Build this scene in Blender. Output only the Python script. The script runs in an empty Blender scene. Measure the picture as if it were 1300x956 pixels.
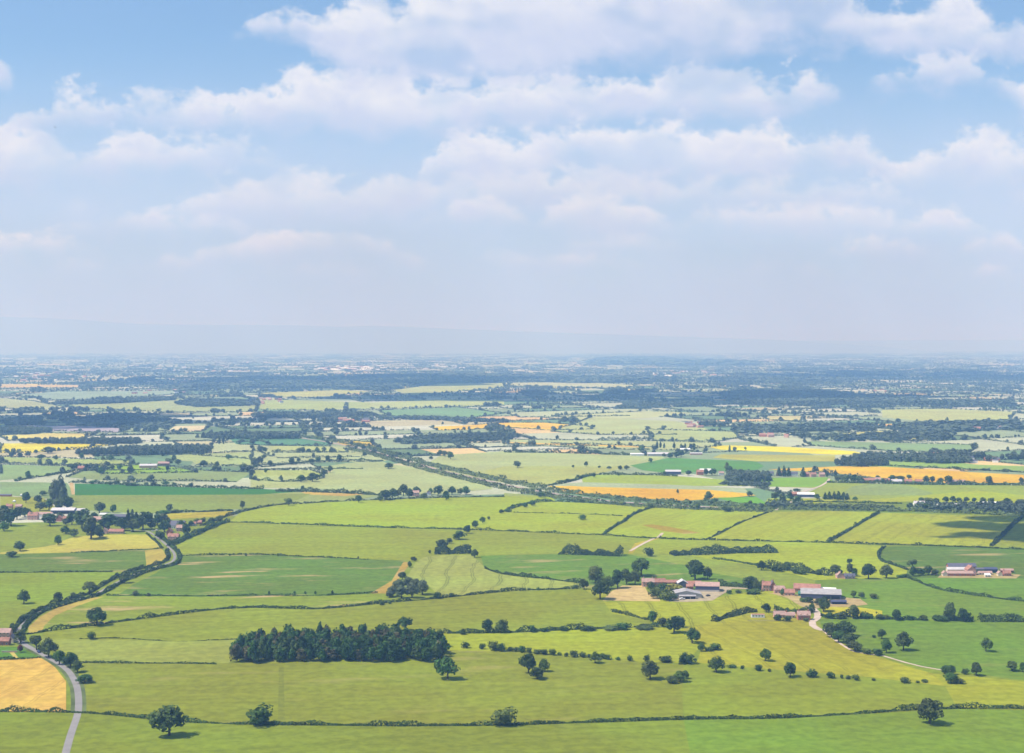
import bpy, math, random
import numpy as np
S = bpy.context.scene
C = S.collection
H = 220.0; F = 1805.0; HOR = 436.0
SUN_EL = 57.0; SUN_AZ = 102.0     # azimuth of the sun: degrees left of the view direction
SIGMA = 1.450e-4
def sun_dir():
    e, a = math.radians(SUN_EL), math.radians(SUN_AZ)
    return (-math.sin(a)*math.cos(e), math.cos(a)*math.cos(e), math.sin(e))
# ---------------------------------------------------------------- camera
cam = bpy.data.cameras.new('camera'); co = bpy.data.objects.new('camera', cam); C.objects.link(co)
cam.sensor_width = 36.0; cam.lens = F/1300*36.0; cam.clip_start = 1.0; cam.clip_end = 200000.0
TILT = math.atan((478.0-HOR)/F)
co.location = (0, 0, H); co.rotation_euler = (math.pi/2 - TILT, 0, 0)
S.camera = co
# ---------------------------------------------------------------- light
sd = sun_dir()
sl = bpy.data.lights.new('sun', 'SUN'); sl.energy = 4.6; sl.angle = math.radians(0.5); sl.color = (1.0, 0.95, 0.87)
so = bpy.data.objects.new('sun', sl); C.objects.link(so)
from mathutils import Vector
so.rotation_euler = Vector(sd).to_track_quat('Z', 'Y').to_euler(); so.location = (sd[0]*3000, sd[1]*3000, 3000)
S.view_settings.view_transform = 'Standard'; S.view_settings.look = 'None'; S.view_settings.gamma = 1.0
S.view_settings.exposure = 0.42
S.cycles.volume_bounces = 1; S.cycles.max_bounces = 6; S.cycles.diffuse_bounces = 2
S.cycles.use_denoising = True
# ---------------------------------------------------------------- sky
W = bpy.data.worlds.new('World'); S.world = W; W.use_nodes = True
nt = W.node_tree; nt.nodes.clear()
def N(t, **k):
    n = nt.nodes.new(t)
    for a, b in k.items(): setattr(n, a, b)
    return n
out = N('ShaderNodeOutputWorld'); bg = N('ShaderNodeBackground'); sky = N('ShaderNodeTexSky')
sky.sky_type = 'NISHITA'; sky.sun_disc = False; sky.sun_elevation = math.radians(SUN_EL)
sky.sun_rotation = math.radians(-SUN_AZ); sky.altitude = 200; sky.air_density = 1.0; sky.dust_density = 1.0
bg.inputs['Strength'].default_value = 0.09
nt.links.new(sky.outputs[0], bg.inputs[0]); nt.links.new(bg.outputs[0], out.inputs[0])
# ---------------------------------------------------------------- haze
def box(name, a, b):
    x0,y0,z0 = a; x1,y1,z1 = b
    v = [(x0,y0,z0),(x1,y0,z0),(x1,y1,z0),(x0,y1,z0),(x0,y0,z1),(x1,y0,z1),(x1,y1,z1),(x0,y1,z1)]
    f = [(0,3,2,1),(4,5,6,7),(0,1,5,4),(1,2,6,5),(2,3,7,6),(3,0,4,7)]
    me = bpy.data.meshes.new(name); me.from_pydata(v, [], f); o = bpy.data.objects.new(name, me); C.objects.link(o); return o
hz = box('haze', (-65000,-65000,-2), (65000,65000,900)); hz['kind'] = 'stuff'; hz['label'] = 'pale blue summer haze over the plain'
hm = bpy.data.materials.new('haze'); hm.use_nodes = True; hn = hm.node_tree; hn.nodes.clear()
ho = hn.nodes.new('ShaderNodeOutputMaterial'); hv = hn.nodes.new('ShaderNodeVolumePrincipled')
hv.inputs['Density'].default_value = SIGMA; hv.inputs['Color'].default_value = (0.2114, 0.4010, 0.7993, 1); hv.inputs['Absorption Color'].default_value = (0.8115, 0.6310, 0.6247, 1); hv.inputs['Anisotropy'].default_value = 0.0
hn.links.new(hv.outputs[0], ho.inputs['Volume']); hz.data.materials.append(hm); hm.cycles.volume_sampling = 'DISTANCE'; hm.cycles.homogeneous_volume = True
# ================================================================ sky with cumulus (procedural world)
ROWS = [  # banks of cumulus, farthest first: (centre, half-length, top, base)..., how far the tops billow, edge softness
 ([(.95,.35,3.2,3.5),(2.1,.5,3.15,3.42),(6.4,.45,3.1,3.4),(7.6,.45,3.13,3.42),(9.9,.6,3.26,3.5),(12.6,.4,3.28,3.55),(4.2,.8,3.3,3.5)], .28, .08, 1.),
 ([(3.1,.5,2.88,3.4),(4.2,.6,2.85,3.25),(4.8,.5,3.0,3.4),(12.6,.6,2.86,3.25),(11.2,.8,2.93,3.3),(7.9,1.0,2.95,3.2),(.3,1.2,2.9,3.3)], .42, .10, 1.),
 ([(7.55,.65,2.28,3.05),(9.5,1.1,2.55,3.0),(10.7,.9,2.52,3.0),(11.9,.8,2.6,3.05),(6.1,.7,2.38,2.9),(1.9,1.5,2.65,3.0)], .6, .11, 1.),
 ([(3.5,1.5,2.12,2.9),(5.2,1.4,2.2,2.85),(7,2,2.05,2.7),(11.0,1.0,2.15,2.7),(1.0,.55,2.38,2.8),(9.5,1.2,2.15,2.7),(14,1,2,2.6)], .75, .15, .85),
 ([(7.3,.5,1.45,2.1),(6.2,1.0,1.58,2.4),(8.5,2.6,1.5,2.4),(10.3,.9,1.55,2.2),(2.2,1.4,1.58,2.3),(3.1,.55,1.7,2.2),(.15,.75,1.5,2.5),(12.4,1.2,1.62,2.5)], .85, .15, 1.),
 ([(3.95,.85,.72,1.75),(5,1.4,.85,1.85),(6.6,1.1,.78,1.7),(8.9,1.4,.75,1.6),(10.3,.5,.9,1.5),(11.9,1.,.62,1.15),(12.6,1.2,.85,1.75),(.95,.65,.98,1.75),(1.85,.4,1.08,1.6),(2.5,.7,1.05,1.75),(3.2,.6,1.15,1.8),(14.8,1.2,.7,1.8)], 1.0, .16, 1.),
 ([(5.2,1.5,-.25,1.2),(6.6,1.6,-.9,1.25),(8.0,2.0,-.9,1.0),(9.8,1.3,-.5,.65),(3.6,.45,.0,.6),(11.85,.85,-.2,.85),(12.8,.5,.05,.85),(15,1.2,-.5,.8),(-1,1.,.2,1.2)], 1.1, .2, 1.),
]
HIGH = [(1,1.8,-2.4,-1.2),(4.2,2.2,-3.,-1.2),(9.5,3.,-3.4,-1.6),(14,2.5,-2.6,-1.)]
ROWS.append((HIGH, 1.3, .3, 1.))
def M(op, a, b=None, clamp=False):
    q = N('ShaderNodeMath', operation=op); q.use_clamp = clamp
    for i, v in enumerate((a, b)):
        if v is None: continue
        if isinstance(v, (int, float)): q.inputs[i].default_value = v
        else: nt.links.new(v, q.inputs[i])
    return q.outputs[0]
def smooth(v, a, b, lo=0.0, hi=1.0):
    q = N('ShaderNodeMapRange'); q.interpolation_type = 'SMOOTHSTEP'
    for i, w in enumerate((v, a, b, lo, hi)):
        if isinstance(w, (int, float)): q.inputs[i].default_value = w
        else: nt.links.new(w, q.inputs[i])
    return q.outputs[0]
def mixc(f, a, b, mode='MIX'):
    q = N('ShaderNodeMix', data_type='RGBA', blend_type=mode)
    for k, v in (('Factor', f), ('A', a), ('B', b)):
        if isinstance(v, (int, float, tuple)): q.inputs[k].default_value = v
        else: nt.links.new(v, q.inputs[k])
    return q.outputs['Result']
tc = N('ShaderNodeTexCoord'); sp = N('ShaderNodeSeparateXYZ'); nt.links.new(tc.outputs['Generated'], sp.inputs[0])
yy = M('MAXIMUM', sp.outputs['Y'], 0.08)
X = M('ADD', M('MULTIPLY', M('DIVIDE', sp.outputs['X'], yy), F/100), 6.5)
Y = M('SUBTRACT', HOR/100, M('MULTIPLY', M('DIVIDE', sp.outputs['Z'], yy), F/100))
cb = N('ShaderNodeCombineXYZ'); nt.links.new(X, cb.inputs[0]); nt.links.new(Y, cb.inputs[1])
def noise(scale, detail, rough, off, sy=1.3):
    m = N('ShaderNodeMapping'); m.inputs['Scale'].default_value = (1, sy, 1); m.inputs['Location'].default_value = off
    nt.links.new(cb.outputs[0], m.inputs['Vector'])
    q = N('ShaderNodeTexNoise'); q.inputs['Scale'].default_value = scale; q.inputs['Detail'].default_value = detail; q.inputs['Roughness'].default_value = rough
    nt.links.new(m.outputs[0], q.inputs['Vector']); return M('SUBTRACT', q.outputs['Fac'], .5)
n1 = noise(1.9, 6, .55, (3.1, 1.2, .4)); n2 = noise(5.0, 3, .55, (7.7, 2.2, 1.4)); n3 = noise(.9, 2, .5, (1.7, 9.2, 2.4), 1.8); gap = smooth(noise(1.05, 2, .5, (12.7, 3.9, 5.1), 1.5), -.18, .05, .5, 1.0)
skyc = mixc(1.0, sky.outputs[0], (.80, 1.0, 1.20, 1), 'MULTIPLY')
LAV = (.495, .54, .69, 1); WHT = (.715, .72, .745, 1)
col = mixc(1.0, skyc, (.0955, .0955, .0955, 1), 'MULTIPLY')     # the clear sky's strength
veil = M('MULTIPLY', smooth(Y, .4, 2.8, .05, .66), M('ADD', M('MULTIPLY', n3, .7), 1.0))
col = mixc(veil, col, (.475, .535, .71, 1))
fx = M('MULTIPLY', M('ADD', X, 2.5), 1/18.0)
for clouds, amp, soft, strength in ROWS:
    cr = N('ShaderNodeValToRGB'); e = cr.color_ramp; e.interpolation = 'CARDINAL' if False else 'LINEAR'
    lo = min(c[2] for c in clouds); span = max(c[3] for c in clouds) - lo
    for i in range(32):
        x = i/31*18 - 2.5; best = None; near = min(clouds, key=lambda c: abs(x-c[0])-c[1])
        for (cx, w, top, base) in clouds:
            q = 1 - ((x-cx)/w)**2
            if q > 0:
                t = base - (base-top)*q**.4
                if best is None or t < best[0]: best = (t, base)
        t, b = best or (near[3], near[3])
        el = e.elements[0] if i == 0 else (e.elements[-1] if i == 31 else e.elements.new(i/31))
        el.position = i/31; el.color = ((t-lo)/span, (b-lo)/span, 0, 1)
    nt.links.new(M('ADD', fx, M('MULTIPLY', n2, .012)), cr.inputs[0])
    sc = N('ShaderNodeSeparateColor'); nt.links.new(cr.outputs[0], sc.inputs[0])
    top = M('ADD', M('MULTIPLY', sc.outputs[0], span), lo); base = M('ADD', M('MULTIPLY', sc.outputs[1], span), lo)
    th = M('SUBTRACT', base, top)
    k = M('MULTIPLY', M('ADD', M('MULTIPLY', n1, 1.35*amp), M('MULTIPLY', n2, .38)), smooth(th, 0.0, .5, .25, 1.0))
    s = M('SUBTRACT', M('ADD', Y, k), top)
    op = M('MULTIPLY', smooth(s, 0.0, soft*1.8), smooth(M('SUBTRACT', M('ADD', base, M('MULTIPLY', n1, .9)), Y), -.12, .42))
    op = M('MULTIPLY', M('MULTIPLY', op, smooth(th, .03, .3)), M('MULTIPLY', gap, .92*strength))
    br = smooth(s, .05, M('ADD', M('MULTIPLY', th, .75), .12), 1.0, 0.0)  # bright tops fading to grey bases: cloud lighting painted into the colour
    br = M('ADD', br, M('MULTIPLY', n2, .7), True)
    col = mixc(op, col, mixc(br, LAV, WHT))
bg.inputs['Strength'].default_value = 1.0
nt.links.new(col, bg.inputs[0])
# ================================================================ helpers
rng = np.random.default_rng(7); random.seed(7)
from mathutils import noise as mnoise
import bmesh
TILES = {}
for i, x0 in enumerate((0, 320, 640, 960)):
    for k, y0 in (('L', 700), ('M', 540), ('F', 380)):
        TILES[k+str(i)] = (x0, y0, 3.939 if i < 3 else 3.824)
def T(t, cx, cy):
    x0, y0, s = TILES[t]; return (x0 + cx/s, y0 + cy/s)
def gp(px, py):
    """a pixel of the photograph to its place on the plain"""
    u = (px-650.0)/F; v = (478.0-py)/F
    dx = u; dy = math.cos(TILT) + v*math.sin(TILT); dz = -math.sin(TILT) + v*math.cos(TILT)
    t = H/(-dz); return (dx*t, dy*t)
def to_px(x, y, z=0.0):
    cy = y*math.cos(TILT) - (z-H)*math.sin(TILT); cz = y*math.sin(TILT) + (z-H)*math.cos(TILT)
    return (650 + F*x/cy, 478 - F*cz/cy)
def ppm(py): return (py-HOR)/H      # photograph pixels per metre on the ground at that row
def lin(c): return tuple((v/255/12.92 if v/255 < .04045 else ((v/255+.055)/1.055)**2.4) for v in c)
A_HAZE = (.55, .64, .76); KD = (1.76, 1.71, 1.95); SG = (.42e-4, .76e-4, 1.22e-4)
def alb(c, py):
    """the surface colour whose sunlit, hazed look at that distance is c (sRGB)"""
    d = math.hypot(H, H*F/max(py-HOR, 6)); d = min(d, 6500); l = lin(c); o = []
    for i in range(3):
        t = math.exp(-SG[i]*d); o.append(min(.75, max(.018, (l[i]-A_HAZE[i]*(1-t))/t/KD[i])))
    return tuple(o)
def make_obj(name, me, mats=(), parent=None):
    for m in mats: me.materials.append(m)
    o = bpy.data.objects.new(name, me); C.objects.link(o)
    if parent is not None: o.parent = parent
    return o
def mesh_np(name, V, Fc, mi=None, smooth_=False):
    """V (n,3), Fc (m,k) with k corners per face"""
    me = bpy.data.meshes.new(name); V = np.asarray(V, dtype=np.float32); Fc = np.asarray(Fc, dtype=np.int32)
    m, k = Fc.shape
    me.vertices.add(len(V)); me.vertices.foreach_set('co', V.ravel())
    me.loops.add(m*k); me.loops.foreach_set('vertex_index', Fc.ravel())
    me.polygons.add(m); me.polygons.foreach_set('loop_start', np.arange(0, m*k, k, dtype=np.int32))
    try: me.polygons.foreach_set('loop_total', np.full(m, k, dtype=np.int32))
    except Exception: pass
    if mi is not None: me.polygons.foreach_set('material_index', np.asarray(mi, dtype=np.int32))
    me.update(calc_edges=True)
    return me
def tag(o, label, cat, group=None):
    o['label'] = label; o['category'] = cat
    if group: o['group'] = group
    return o
def struct(o, label=None):
    o['kind'] = 'structure'
    if label: o['label'] = label
    return o
def empty(name, loc, rz=0.0):
    o = bpy.data.objects.new(name, None); C.objects.link(o); o.location = loc; o.rotation_euler = (0, 0, rz); o.empty_display_size = 2; return o
# ================================================================ materials
def mat(name, col, rough=.9, var=.0, scale=.5, rnd=0.0, spec=.2, trans=0.0, metal=0.0):
    m = bpy.data.materials.new(name); m.use_nodes = True; t = m.node_tree; b = t.nodes['Principled BSDF']
    b.inputs['Roughness'].default_value = rough; b.inputs['Specular IOR Level'].default_value = spec; b.inputs['Metallic'].default_value = metal
    b.inputs['Base Color'].default_value = (*col, 1)
    src = None
    if var or rnd:
        g = t.nodes.new('ShaderNodeNewGeometry'); n = t.nodes.new('ShaderNodeTexNoise'); n.inputs['Scale'].default_value = scale; n.inputs['Detail'].default_value = 4
        t.links.new(g.outputs['Position'], n.inputs['Vector'])
        mr = t.nodes.new('ShaderNodeMapRange'); mr.inputs[1].default_value = .3; mr.inputs[2].default_value = .7; mr.inputs[3].default_value = 1-var; mr.inputs[4].default_value = 1+var
        t.links.new(n.outputs['Fac'], mr.inputs[0])
        hs = t.nodes.new('ShaderNodeHueSaturation'); hs.inputs['Color'].default_value = (*col, 1); t.links.new(mr.outputs[0], hs.inputs['Value'])
        if rnd:
            oi = t.nodes.new('ShaderNodeObjectInfo')
            h = t.nodes.new('ShaderNodeMapRange'); h.inputs[3].default_value = .5-rnd*.035; h.inputs[4].default_value = .5+rnd*.04; t.links.new(oi.outputs['Random'], h.inputs[0]); t.links.new(h.outputs[0], hs.inputs['Hue'])
            v = t.nodes.new('ShaderNodeMath'); v.operation = 'MULTIPLY'; r2 = t.nodes.new('ShaderNodeMath'); r2.operation = 'FRACT'; r3 = t.nodes.new('ShaderNodeMath'); r3.operation = 'MULTIPLY'; r3.inputs[1].default_value = 37.3
            t.links.new(oi.outputs['Random'], r3.inputs[0]); t.links.new(r3.outputs[0], r2.inputs[0])
            r4 = t.nodes.new('ShaderNodeMapRange'); r4.inputs[3].default_value = 1-rnd*.35; r4.inputs[4].default_value = 1+rnd*.45; t.links.new(r2.outputs[0], r4.inputs[0])
            t.links.new(mr.outputs[0], v.inputs[0]); t.links.new(r4.outputs[0], v.inputs[1]); t.links.new(v.outputs[0], hs.inputs['Value'])
        src = hs.outputs[0]; t.links.new(src, b.inputs['Base Color'])
    if trans:
        tr = t.nodes.new('ShaderNodeBsdfTranslucent'); mx = t.nodes.new('ShaderNodeMixShader'); mx.inputs[0].default_value = trans
        if src is not None: t.links.new(src, tr.inputs[0])
        else: tr.inputs[0].default_value = (*col, 1)
        o = [n for n in t.nodes if n.type == 'OUTPUT_MATERIAL'][0]
        t.links.new(b.outputs[0], mx.inputs[1]); t.links.new(tr.outputs[0], mx.inputs[2]); t.links.new(mx.outputs[0], o.inputs[0])
    return m
MT = {
 'leaf': mat('leaf', (.066, .112, .018), .75, .45, .12, 1.0, .25, .18),
 'dark_leaf': mat('dark_leaf', (.040, .078, .016), .75, .4, .12, .6, .2, .12),
 'light_leaf': mat('light_leaf', (.085, .120, .026), .75, .4, .12, .6, .25, .18),
 'distant_leaf': mat('distant_leaf', (.088, .120, .075), .9, .4, .006),  # foliage lightened and blued, part of the distance haze put into its colour
 'autumn': mat('brownish_leaf', (.090, .085, .030), .8, .3, .12),
 'pale_leaf': mat('pale_leaf', (.115, .150, .070), .8, .3, .15, .3, .2, .15),
 'gold_leaf': mat('gold_leaf', (.28, .27, .03), .8, .2, .3, .1, .2, .15),
 'copper_leaf': mat('copper_leaf', (.13, .035, .035), .8, .25, .3, .1, .2, .1),
 'hedge': mat('hedge_leaf', (.050, .086, .018), .8, .45, .07, .5, .2, .12),
 'scrub': mat('scrub_leaf', (.115, .155, .050), .85, .4, .05, .3, .15, .12),
 'bark': mat('bark', (.09, .07, .055), .9, .2, 1.),
 'far_leaf': mat('far_leaf', (.045, .078, .032), .9, .45, .006, .0, .1, .1),
 'brick': mat('red_brick', (.42, .17, .115), .9, .15, .6), 'pink_brick': mat('pink_brick', (.56, .33, .27), .9, .12, .6),
 'cream': mat('cream_render', (.68, .60, .45), .9, .06, .6), 'white': mat('white_paint', (.80, .80, .78), .6, .05, .6),
 'tile': mat('clay_tile', (.36, .18, .135), .85, .22, .5), 'pink_tile': mat('faded_tile', (.42, .275, .235), .85, .18, .5),
 'slate': mat('slate', (.12, .12, .16), .6, .2, .5), 'grey_roof': mat('fibre_cement', (.35, .33, .33), .8, .14, .35),
 'pale_roof': mat('pale_sheet_roof', (.54, .515, .52), .7, .08, .35), 'blue_steel': mat('dark_blue_sheet', (.075, .085, .15), .6, .1, .5),
 'dark': mat('shade_and_bird_black', (.012, .012, .016), .8), 'glass': mat('window_glass', (.05, .06, .07), .15, spec=.5),
 'green_sheet': mat('green_sheet', (.04, .17, .13), .6, .1, .5), 'timber': mat('timber', (.20, .13, .09), .9, .2, .5),
 'concrete': mat('concrete', (.45, .42, .38), .9, .12, .2), 'asphalt': mat('asphalt', (.24, .225, .215), .9, .12, .1), 'gravel': mat('gravel', (.50, .40, .32), .95, .15, .1),
 'ballast': mat('ballast', (.42, .32, .28), .95, .2, .1), 'rail': mat('rail_steel', (.25, .2, .18), .5, metal=.6), 'paint_line': mat('road_paint', (.75, .75, .7), .7),
 'car_blue': mat('car_blue', (.03, .05, .16), .25, spec=.5), 'car_white': mat('car_white', (.8, .8, .8), .3, spec=.5), 'car_dark': mat('car_dark', (.05, .05, .06), .3, spec=.5), 'tyre': mat('tyre', (.02, .02, .02), .9),
 'cloud': mat('cloud', (.8, .8, .8), 1.0),
}
# the field material: base colour, row direction, drill lines and bare patches come from the field's own attributes
fm = bpy.data.materials.new('crop'); fm.use_nodes = True; ft = fm.node_tree; fb = ft.nodes['Principled BSDF']; fb.inputs['Roughness'].default_value = .95; fb.inputs['Specular IOR Level'].default_value = .05
def fn(t, **k):
    n = ft.nodes.new(t)
    for a, b in k.items(): setattr(n, a, b)
    return n
def FM(op, *a):
    q = fn('ShaderNodeMath', operation=op)
    for i, v in enumerate(a):
        if isinstance(v, (int, float)): q.inputs[i].default_value = v
        else: ft.links.new(v, q.inputs[i])
    return q.outputs[0]
def FR(v, a, b, lo, hi, t='SMOOTHSTEP'):
    q = fn('ShaderNodeMapRange'); q.interpolation_type = t; ft.links.new(v, q.inputs[0])
    for i, w in enumerate((a, b, lo, hi)):
        if isinstance(w, (int, float)): q.inputs[i+1].default_value = w
        else: ft.links.new(w, q.inputs[i+1])
    return q.outputs[0]
at = fn('ShaderNodeAttribute', attribute_name='crop_colour'); ap = fn('ShaderNodeAttribute', attribute_name='crop_rows')
sx = fn('ShaderNodeSeparateColor'); ft.links.new(ap.outputs['Color'], sx.inputs[0])   # r = direction / pi, g = drill lines, b = patchiness
geo = fn('ShaderNodeNewGeometry'); ps = fn('ShaderNodeSeparateXYZ'); ft.links.new(geo.outputs['Position'], ps.inputs[0])
ang = FM('MULTIPLY', sx.outputs[0], math.pi); ca = FM('COSINE', ang); sa = FM('SINE', ang)
U = FM('ADD', FM('MULTIPLY', ps.outputs[0], ca), FM('MULTIPLY', ps.outputs[1], sa))
V = FM('SUBTRACT', FM('MULTIPLY', ps.outputs[1], ca), FM('MULTIPLY', ps.outputs[0], sa))
def fnoise(x, y, sc, det, r=.5):
    c = fn('ShaderNodeCombineXYZ'); ft.links.new(x, c.inputs[0]); ft.links.new(y, c.inputs[1])
    n = fn('ShaderNodeTexNoise'); n.inputs['Scale'].default_value = sc; n.inputs['Detail'].default_value = det; n.inputs['Roughness'].default_value = r
    ft.links.new(c.outputs[0], n.inputs['Vector']); return n.outputs['Fac']
nA = fnoise(ps.outputs[0], ps.outputs[1], 1/140, 4, .6)
nB = fnoise(FM('MULTIPLY', U, 1/160), FM('MULTIPLY', V, 1/9), 1.0, 3)
nC = fnoise(ps.outputs[0], ps.outputs[1], 1/7, 3, .6)
val = FM('MULTIPLY', FM('MULTIPLY', FR(nA, .3, .7, .89, 1.10), FR(nB, .3, .7, .93, 1.06)), FR(nC, .3, .7, .85, 1.15))
wav = FM('ADD', V, FM('MULTIPLY', FM('SUBTRACT', nA, .5), 30))
fr = FM('FRACT', FM('DIVIDE', wav, 24.0)); fr2 = FM('ABSOLUTE', FM('SUBTRACT', fr, .5))
two = FM('ABSOLUTE', FM('SUBTRACT', fr2, .045)); line = FR(two, .012, .03, 1.0, 0.0)
val = FM('MULTIPLY', val, FM('SUBTRACT', 1.0, FM('MULTIPLY', FM('MULTIPLY', line, sx.outputs[1]), .42)))
hsv = fn('ShaderNodeHueSaturation'); ft.links.new(at.outputs['Color'], hsv.inputs['Color']); ft.links.new(val, hsv.inputs['Value'])
ft.links.new(FR(nA, .25, .75, .487, .513), hsv.inputs['Hue'])
nD = fnoise(FM('MULTIPLY', U, 1/90), FM('MULTIPLY', V, 1/22), 1.0, 5, .6)
pt = FM('MULTIPLY', FR(nD, .55, .70, 0.0, 1.0), sx.outputs[2])
pm = fn('ShaderNodeMix', data_type='RGBA'); ft.links.new(pt, pm.inputs['Factor']); ft.links.new(hsv.outputs[0], pm.inputs['A']); pm.inputs['B'].default_value = (.44, .31, .15, 1)
ft.links.new(pm.outputs['Result'], fb.inputs['Base Color'])
def set_attr(me, cols, rows):
    a = me.attributes.new('crop_colour', 'FLOAT_COLOR', 'FACE'); a.data.foreach_set('color', np.c_[cols, np.ones(len(cols))].astype(np.float32).ravel())
    b = me.attributes.new('crop_rows', 'FLOAT_COLOR', 'FACE'); b.data.foreach_set('color', np.c_[rows, np.ones(len(rows))].astype(np.float32).ravel())
# ================================================================ foliage
def leaves(P, Nn, size, rs, tri=False):
    """little leaf clumps, one quad each, at points P facing roughly Nn"""
    n = len(P); d = Nn + rs.normal(0, .45, (n, 3)); d /= np.linalg.norm(d, axis=1)[:, None] + 1e-9
    a = np.cross(d, rs.normal(0, 1, (n, 3))); a /= np.linalg.norm(a, axis=1)[:, None] + 1e-9; b = np.cross(d, a)
    s = (size*rs.uniform(.6, 1.35, n))[:, None] if np.isscalar(size) else (size*rs.uniform(.6, 1.35, n))[:, None]
    q = np.stack([P - a*s - b*s*.7, P + a*s*.8 - b*s, P + a*s + b*s*.7, P - a*s*.8 + b*s], 1)
    return q.reshape(-1, 3), np.arange(n*4).reshape(-1, 4)
def crown(seed, n=1100, kind='round', leaf=.032):
    """a crown 1 wide and 1 high standing on z=0"""
    rs = np.random.default_rng(seed); lobes = []
    zl = {'round': (.30, .80), 'flat': (.52, .84), 'tall': (.22, .86), 'bush': (.25, .66), 'poplar': (.12, .92), 'conifer': (.1, .95), 'oak': (.33, .78)}[kind]
    nl = {'round': 15, 'flat': 14, 'tall': 17, 'bush': 9, 'poplar': 14, 'conifer': 16, 'oak': 19}[kind]
    for i in range(nl):
        f = (i+.5)/nl; z = zl[0] + (zl[1]-zl[0])*f; a = i*2.39996 + rs.uniform(-.5, .5)
        if kind == 'poplar': R = .20*math.sin(math.pi*min(1, .15+f*.85)); r = .24*(1-.5*f)
        elif kind == 'conifer': R = .30*(1-f)**.8; r = .20*(1-f*.75) + .03
        elif kind == 'flat': R = .36*rs.uniform(.3, 1); r = rs.uniform(.13, .2)
        elif kind == 'bush': R = .30*rs.uniform(.2, 1); r = rs.uniform(.2, .3)
        elif kind == 'oak': R = .36*math.sqrt(max(0, 1-(2*f-.8)**2*.8))*rs.uniform(.55, 1.0); r = rs.uniform(.11, .18)
        else: R = .31*math.sqrt(max(0, 1-(2*f-.85)**2*.85))*rs.uniform(.5, 1.0); r = rs.uniform(.14, .21)
        lobes.append((R*math.cos(a), R*math.sin(a), z, r))
    lobes = np.array(lobes)
    if kind in ('round', 'oak', 'flat', 'tall'):
        lobes[:, 0] *= rs.uniform(.72, 1.08); lobes[:, 0] += rs.uniform(-.10, .10)*(lobes[:, 2]-.3); lobes[:, 3] *= rs.uniform(.72, 1.18, len(lobes))
        keep = rs.random(len(lobes)) > .14; keep[-3:] = True; lobes = lobes[keep]
    top = (lobes[:, 2]+lobes[:, 3]).max()
    w = lobes[:, 3]**2; idx = rs.choice(len(lobes), n, p=w/w.sum())
    d = rs.normal(0, 1, (n, 3)); d /= np.linalg.norm(d, axis=1)[:, None]
    rad = lobes[idx, 3][:, None]*rs.uniform(.72, 1.06, n)[:, None]
    P = lobes[idx, :3] + d*rad; P[:, 2] /= top
    P = P[P[:, 2] > .03]; d = d[:len(P)] if False else None
    c = np.array([0, 0, .5]); Nn = P - c; Nn /= np.linalg.norm(Nn, axis=1)[:, None] + 1e-9
    # facing: away from the nearest lobe's middle, which keeps the lobes readable
    q = lobes[:, :3].copy(); q[:, 2] /= top
    near = ((P[:, None, :] - q[None])**2).sum(2).argmin(1); N2 = P - q[near]; N2 /= np.linalg.norm(N2, axis=1)[:, None] + 1e-9
    Vv, Ff = leaves(P, N2*.8 + Nn*.4, leaf*(1100/n)**.5, rs); Vv[:, 2] = np.maximum(Vv[:, 2], 0.0)
    return Vv, Ff, q
def trunk_mesh(q, kind):
    """a tapered trunk with limbs in a crown 1 wide, 1 high"""
    V_, F_ = [], []
    def seg(p0, p1, r0, r1, k=6):
        b = len(V_); p0 = np.array(p0); p1 = np.array(p1); d = p1-p0; d = d/np.linalg.norm(d); a = np.cross(d, [1, .3, 0]); a /= np.linalg.norm(a); c = np.cross(d, a)
        for p, r in ((p0, r0), (p1, r1)):
            for i in range(k):
                t = i*2*math.pi/k; V_.append(p + (a*math.cos(t) + c*math.sin(t))*r)
        for i in range(k): F_.append((b+i, b+(i+1) % k, b+k+(i+1) % k, b+k+i))
    hgt = {'flat': .5, 'poplar': .85, 'conifer': .9}.get(kind, .45)
    seg((0, 0, -.03), (.0, .0, hgt*.5), .040, .030); seg((0, 0, hgt*.5), (.01, 0, hgt), .030, .018)
    if kind not in ('poplar', 'conifer'):
        for j in range(0, len(q), 3): seg((0, 0, hgt*.55), q[j], .018, .006, 4)
    return np.array(V_), np.array(F_)
KINDS = {}
def variants(kind, n_leaf, count, leaf=.032):
    k = (kind, n_leaf)
    if k in KINDS: return KINDS[k]
    L_ = []
    for i in range(count):
        Vv, Ff, q = crown(hash(kind) % 1 + 100*i + sum(map(ord, kind)), n_leaf, kind, leaf); L_.append((Vv, Ff, q))
    KINDS[k] = L_; return L_
LEAFMAT = {'poplar': 'dark_leaf', 'conifer': 'dark_leaf'}
_mesh = {}
def tree_mesh(kind, n_leaf, i, mname, split):
    key = (kind, n_leaf, i, mname, split)
    if key not in _mesh:
        Vv, Ff, q = variants(kind, n_leaf, 6)[i]
        if split:
            a = mesh_np('crown', Vv, Ff); a.materials.append(MT[mname]); tv, tf = trunk_mesh(q, kind); b = mesh_np('trunk', tv, tf); b.materials.append(MT['bark']); _mesh[key] = (a, b)
        else:
            tv, tf = trunk_mesh(q, kind); n = len(Vv)
            if kind == 'bush': a = mesh_np('shrub', Vv, Ff); a.materials.append(MT[mname])
            else: a = mesh_np('tree', np.r_[Vv, tv], np.r_[Ff, tf+n], [0]*len(Ff)+[1]*len(tf)); a.materials.append(MT[mname]); a.materials.append(MT['bark'])
            _mesh[key] = a
    return _mesh[key]
PLANTED = []
NAMES = {'bush': 'shrub', 'poplar': 'poplar_tree', 'conifer': 'conifer_tree'}
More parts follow.
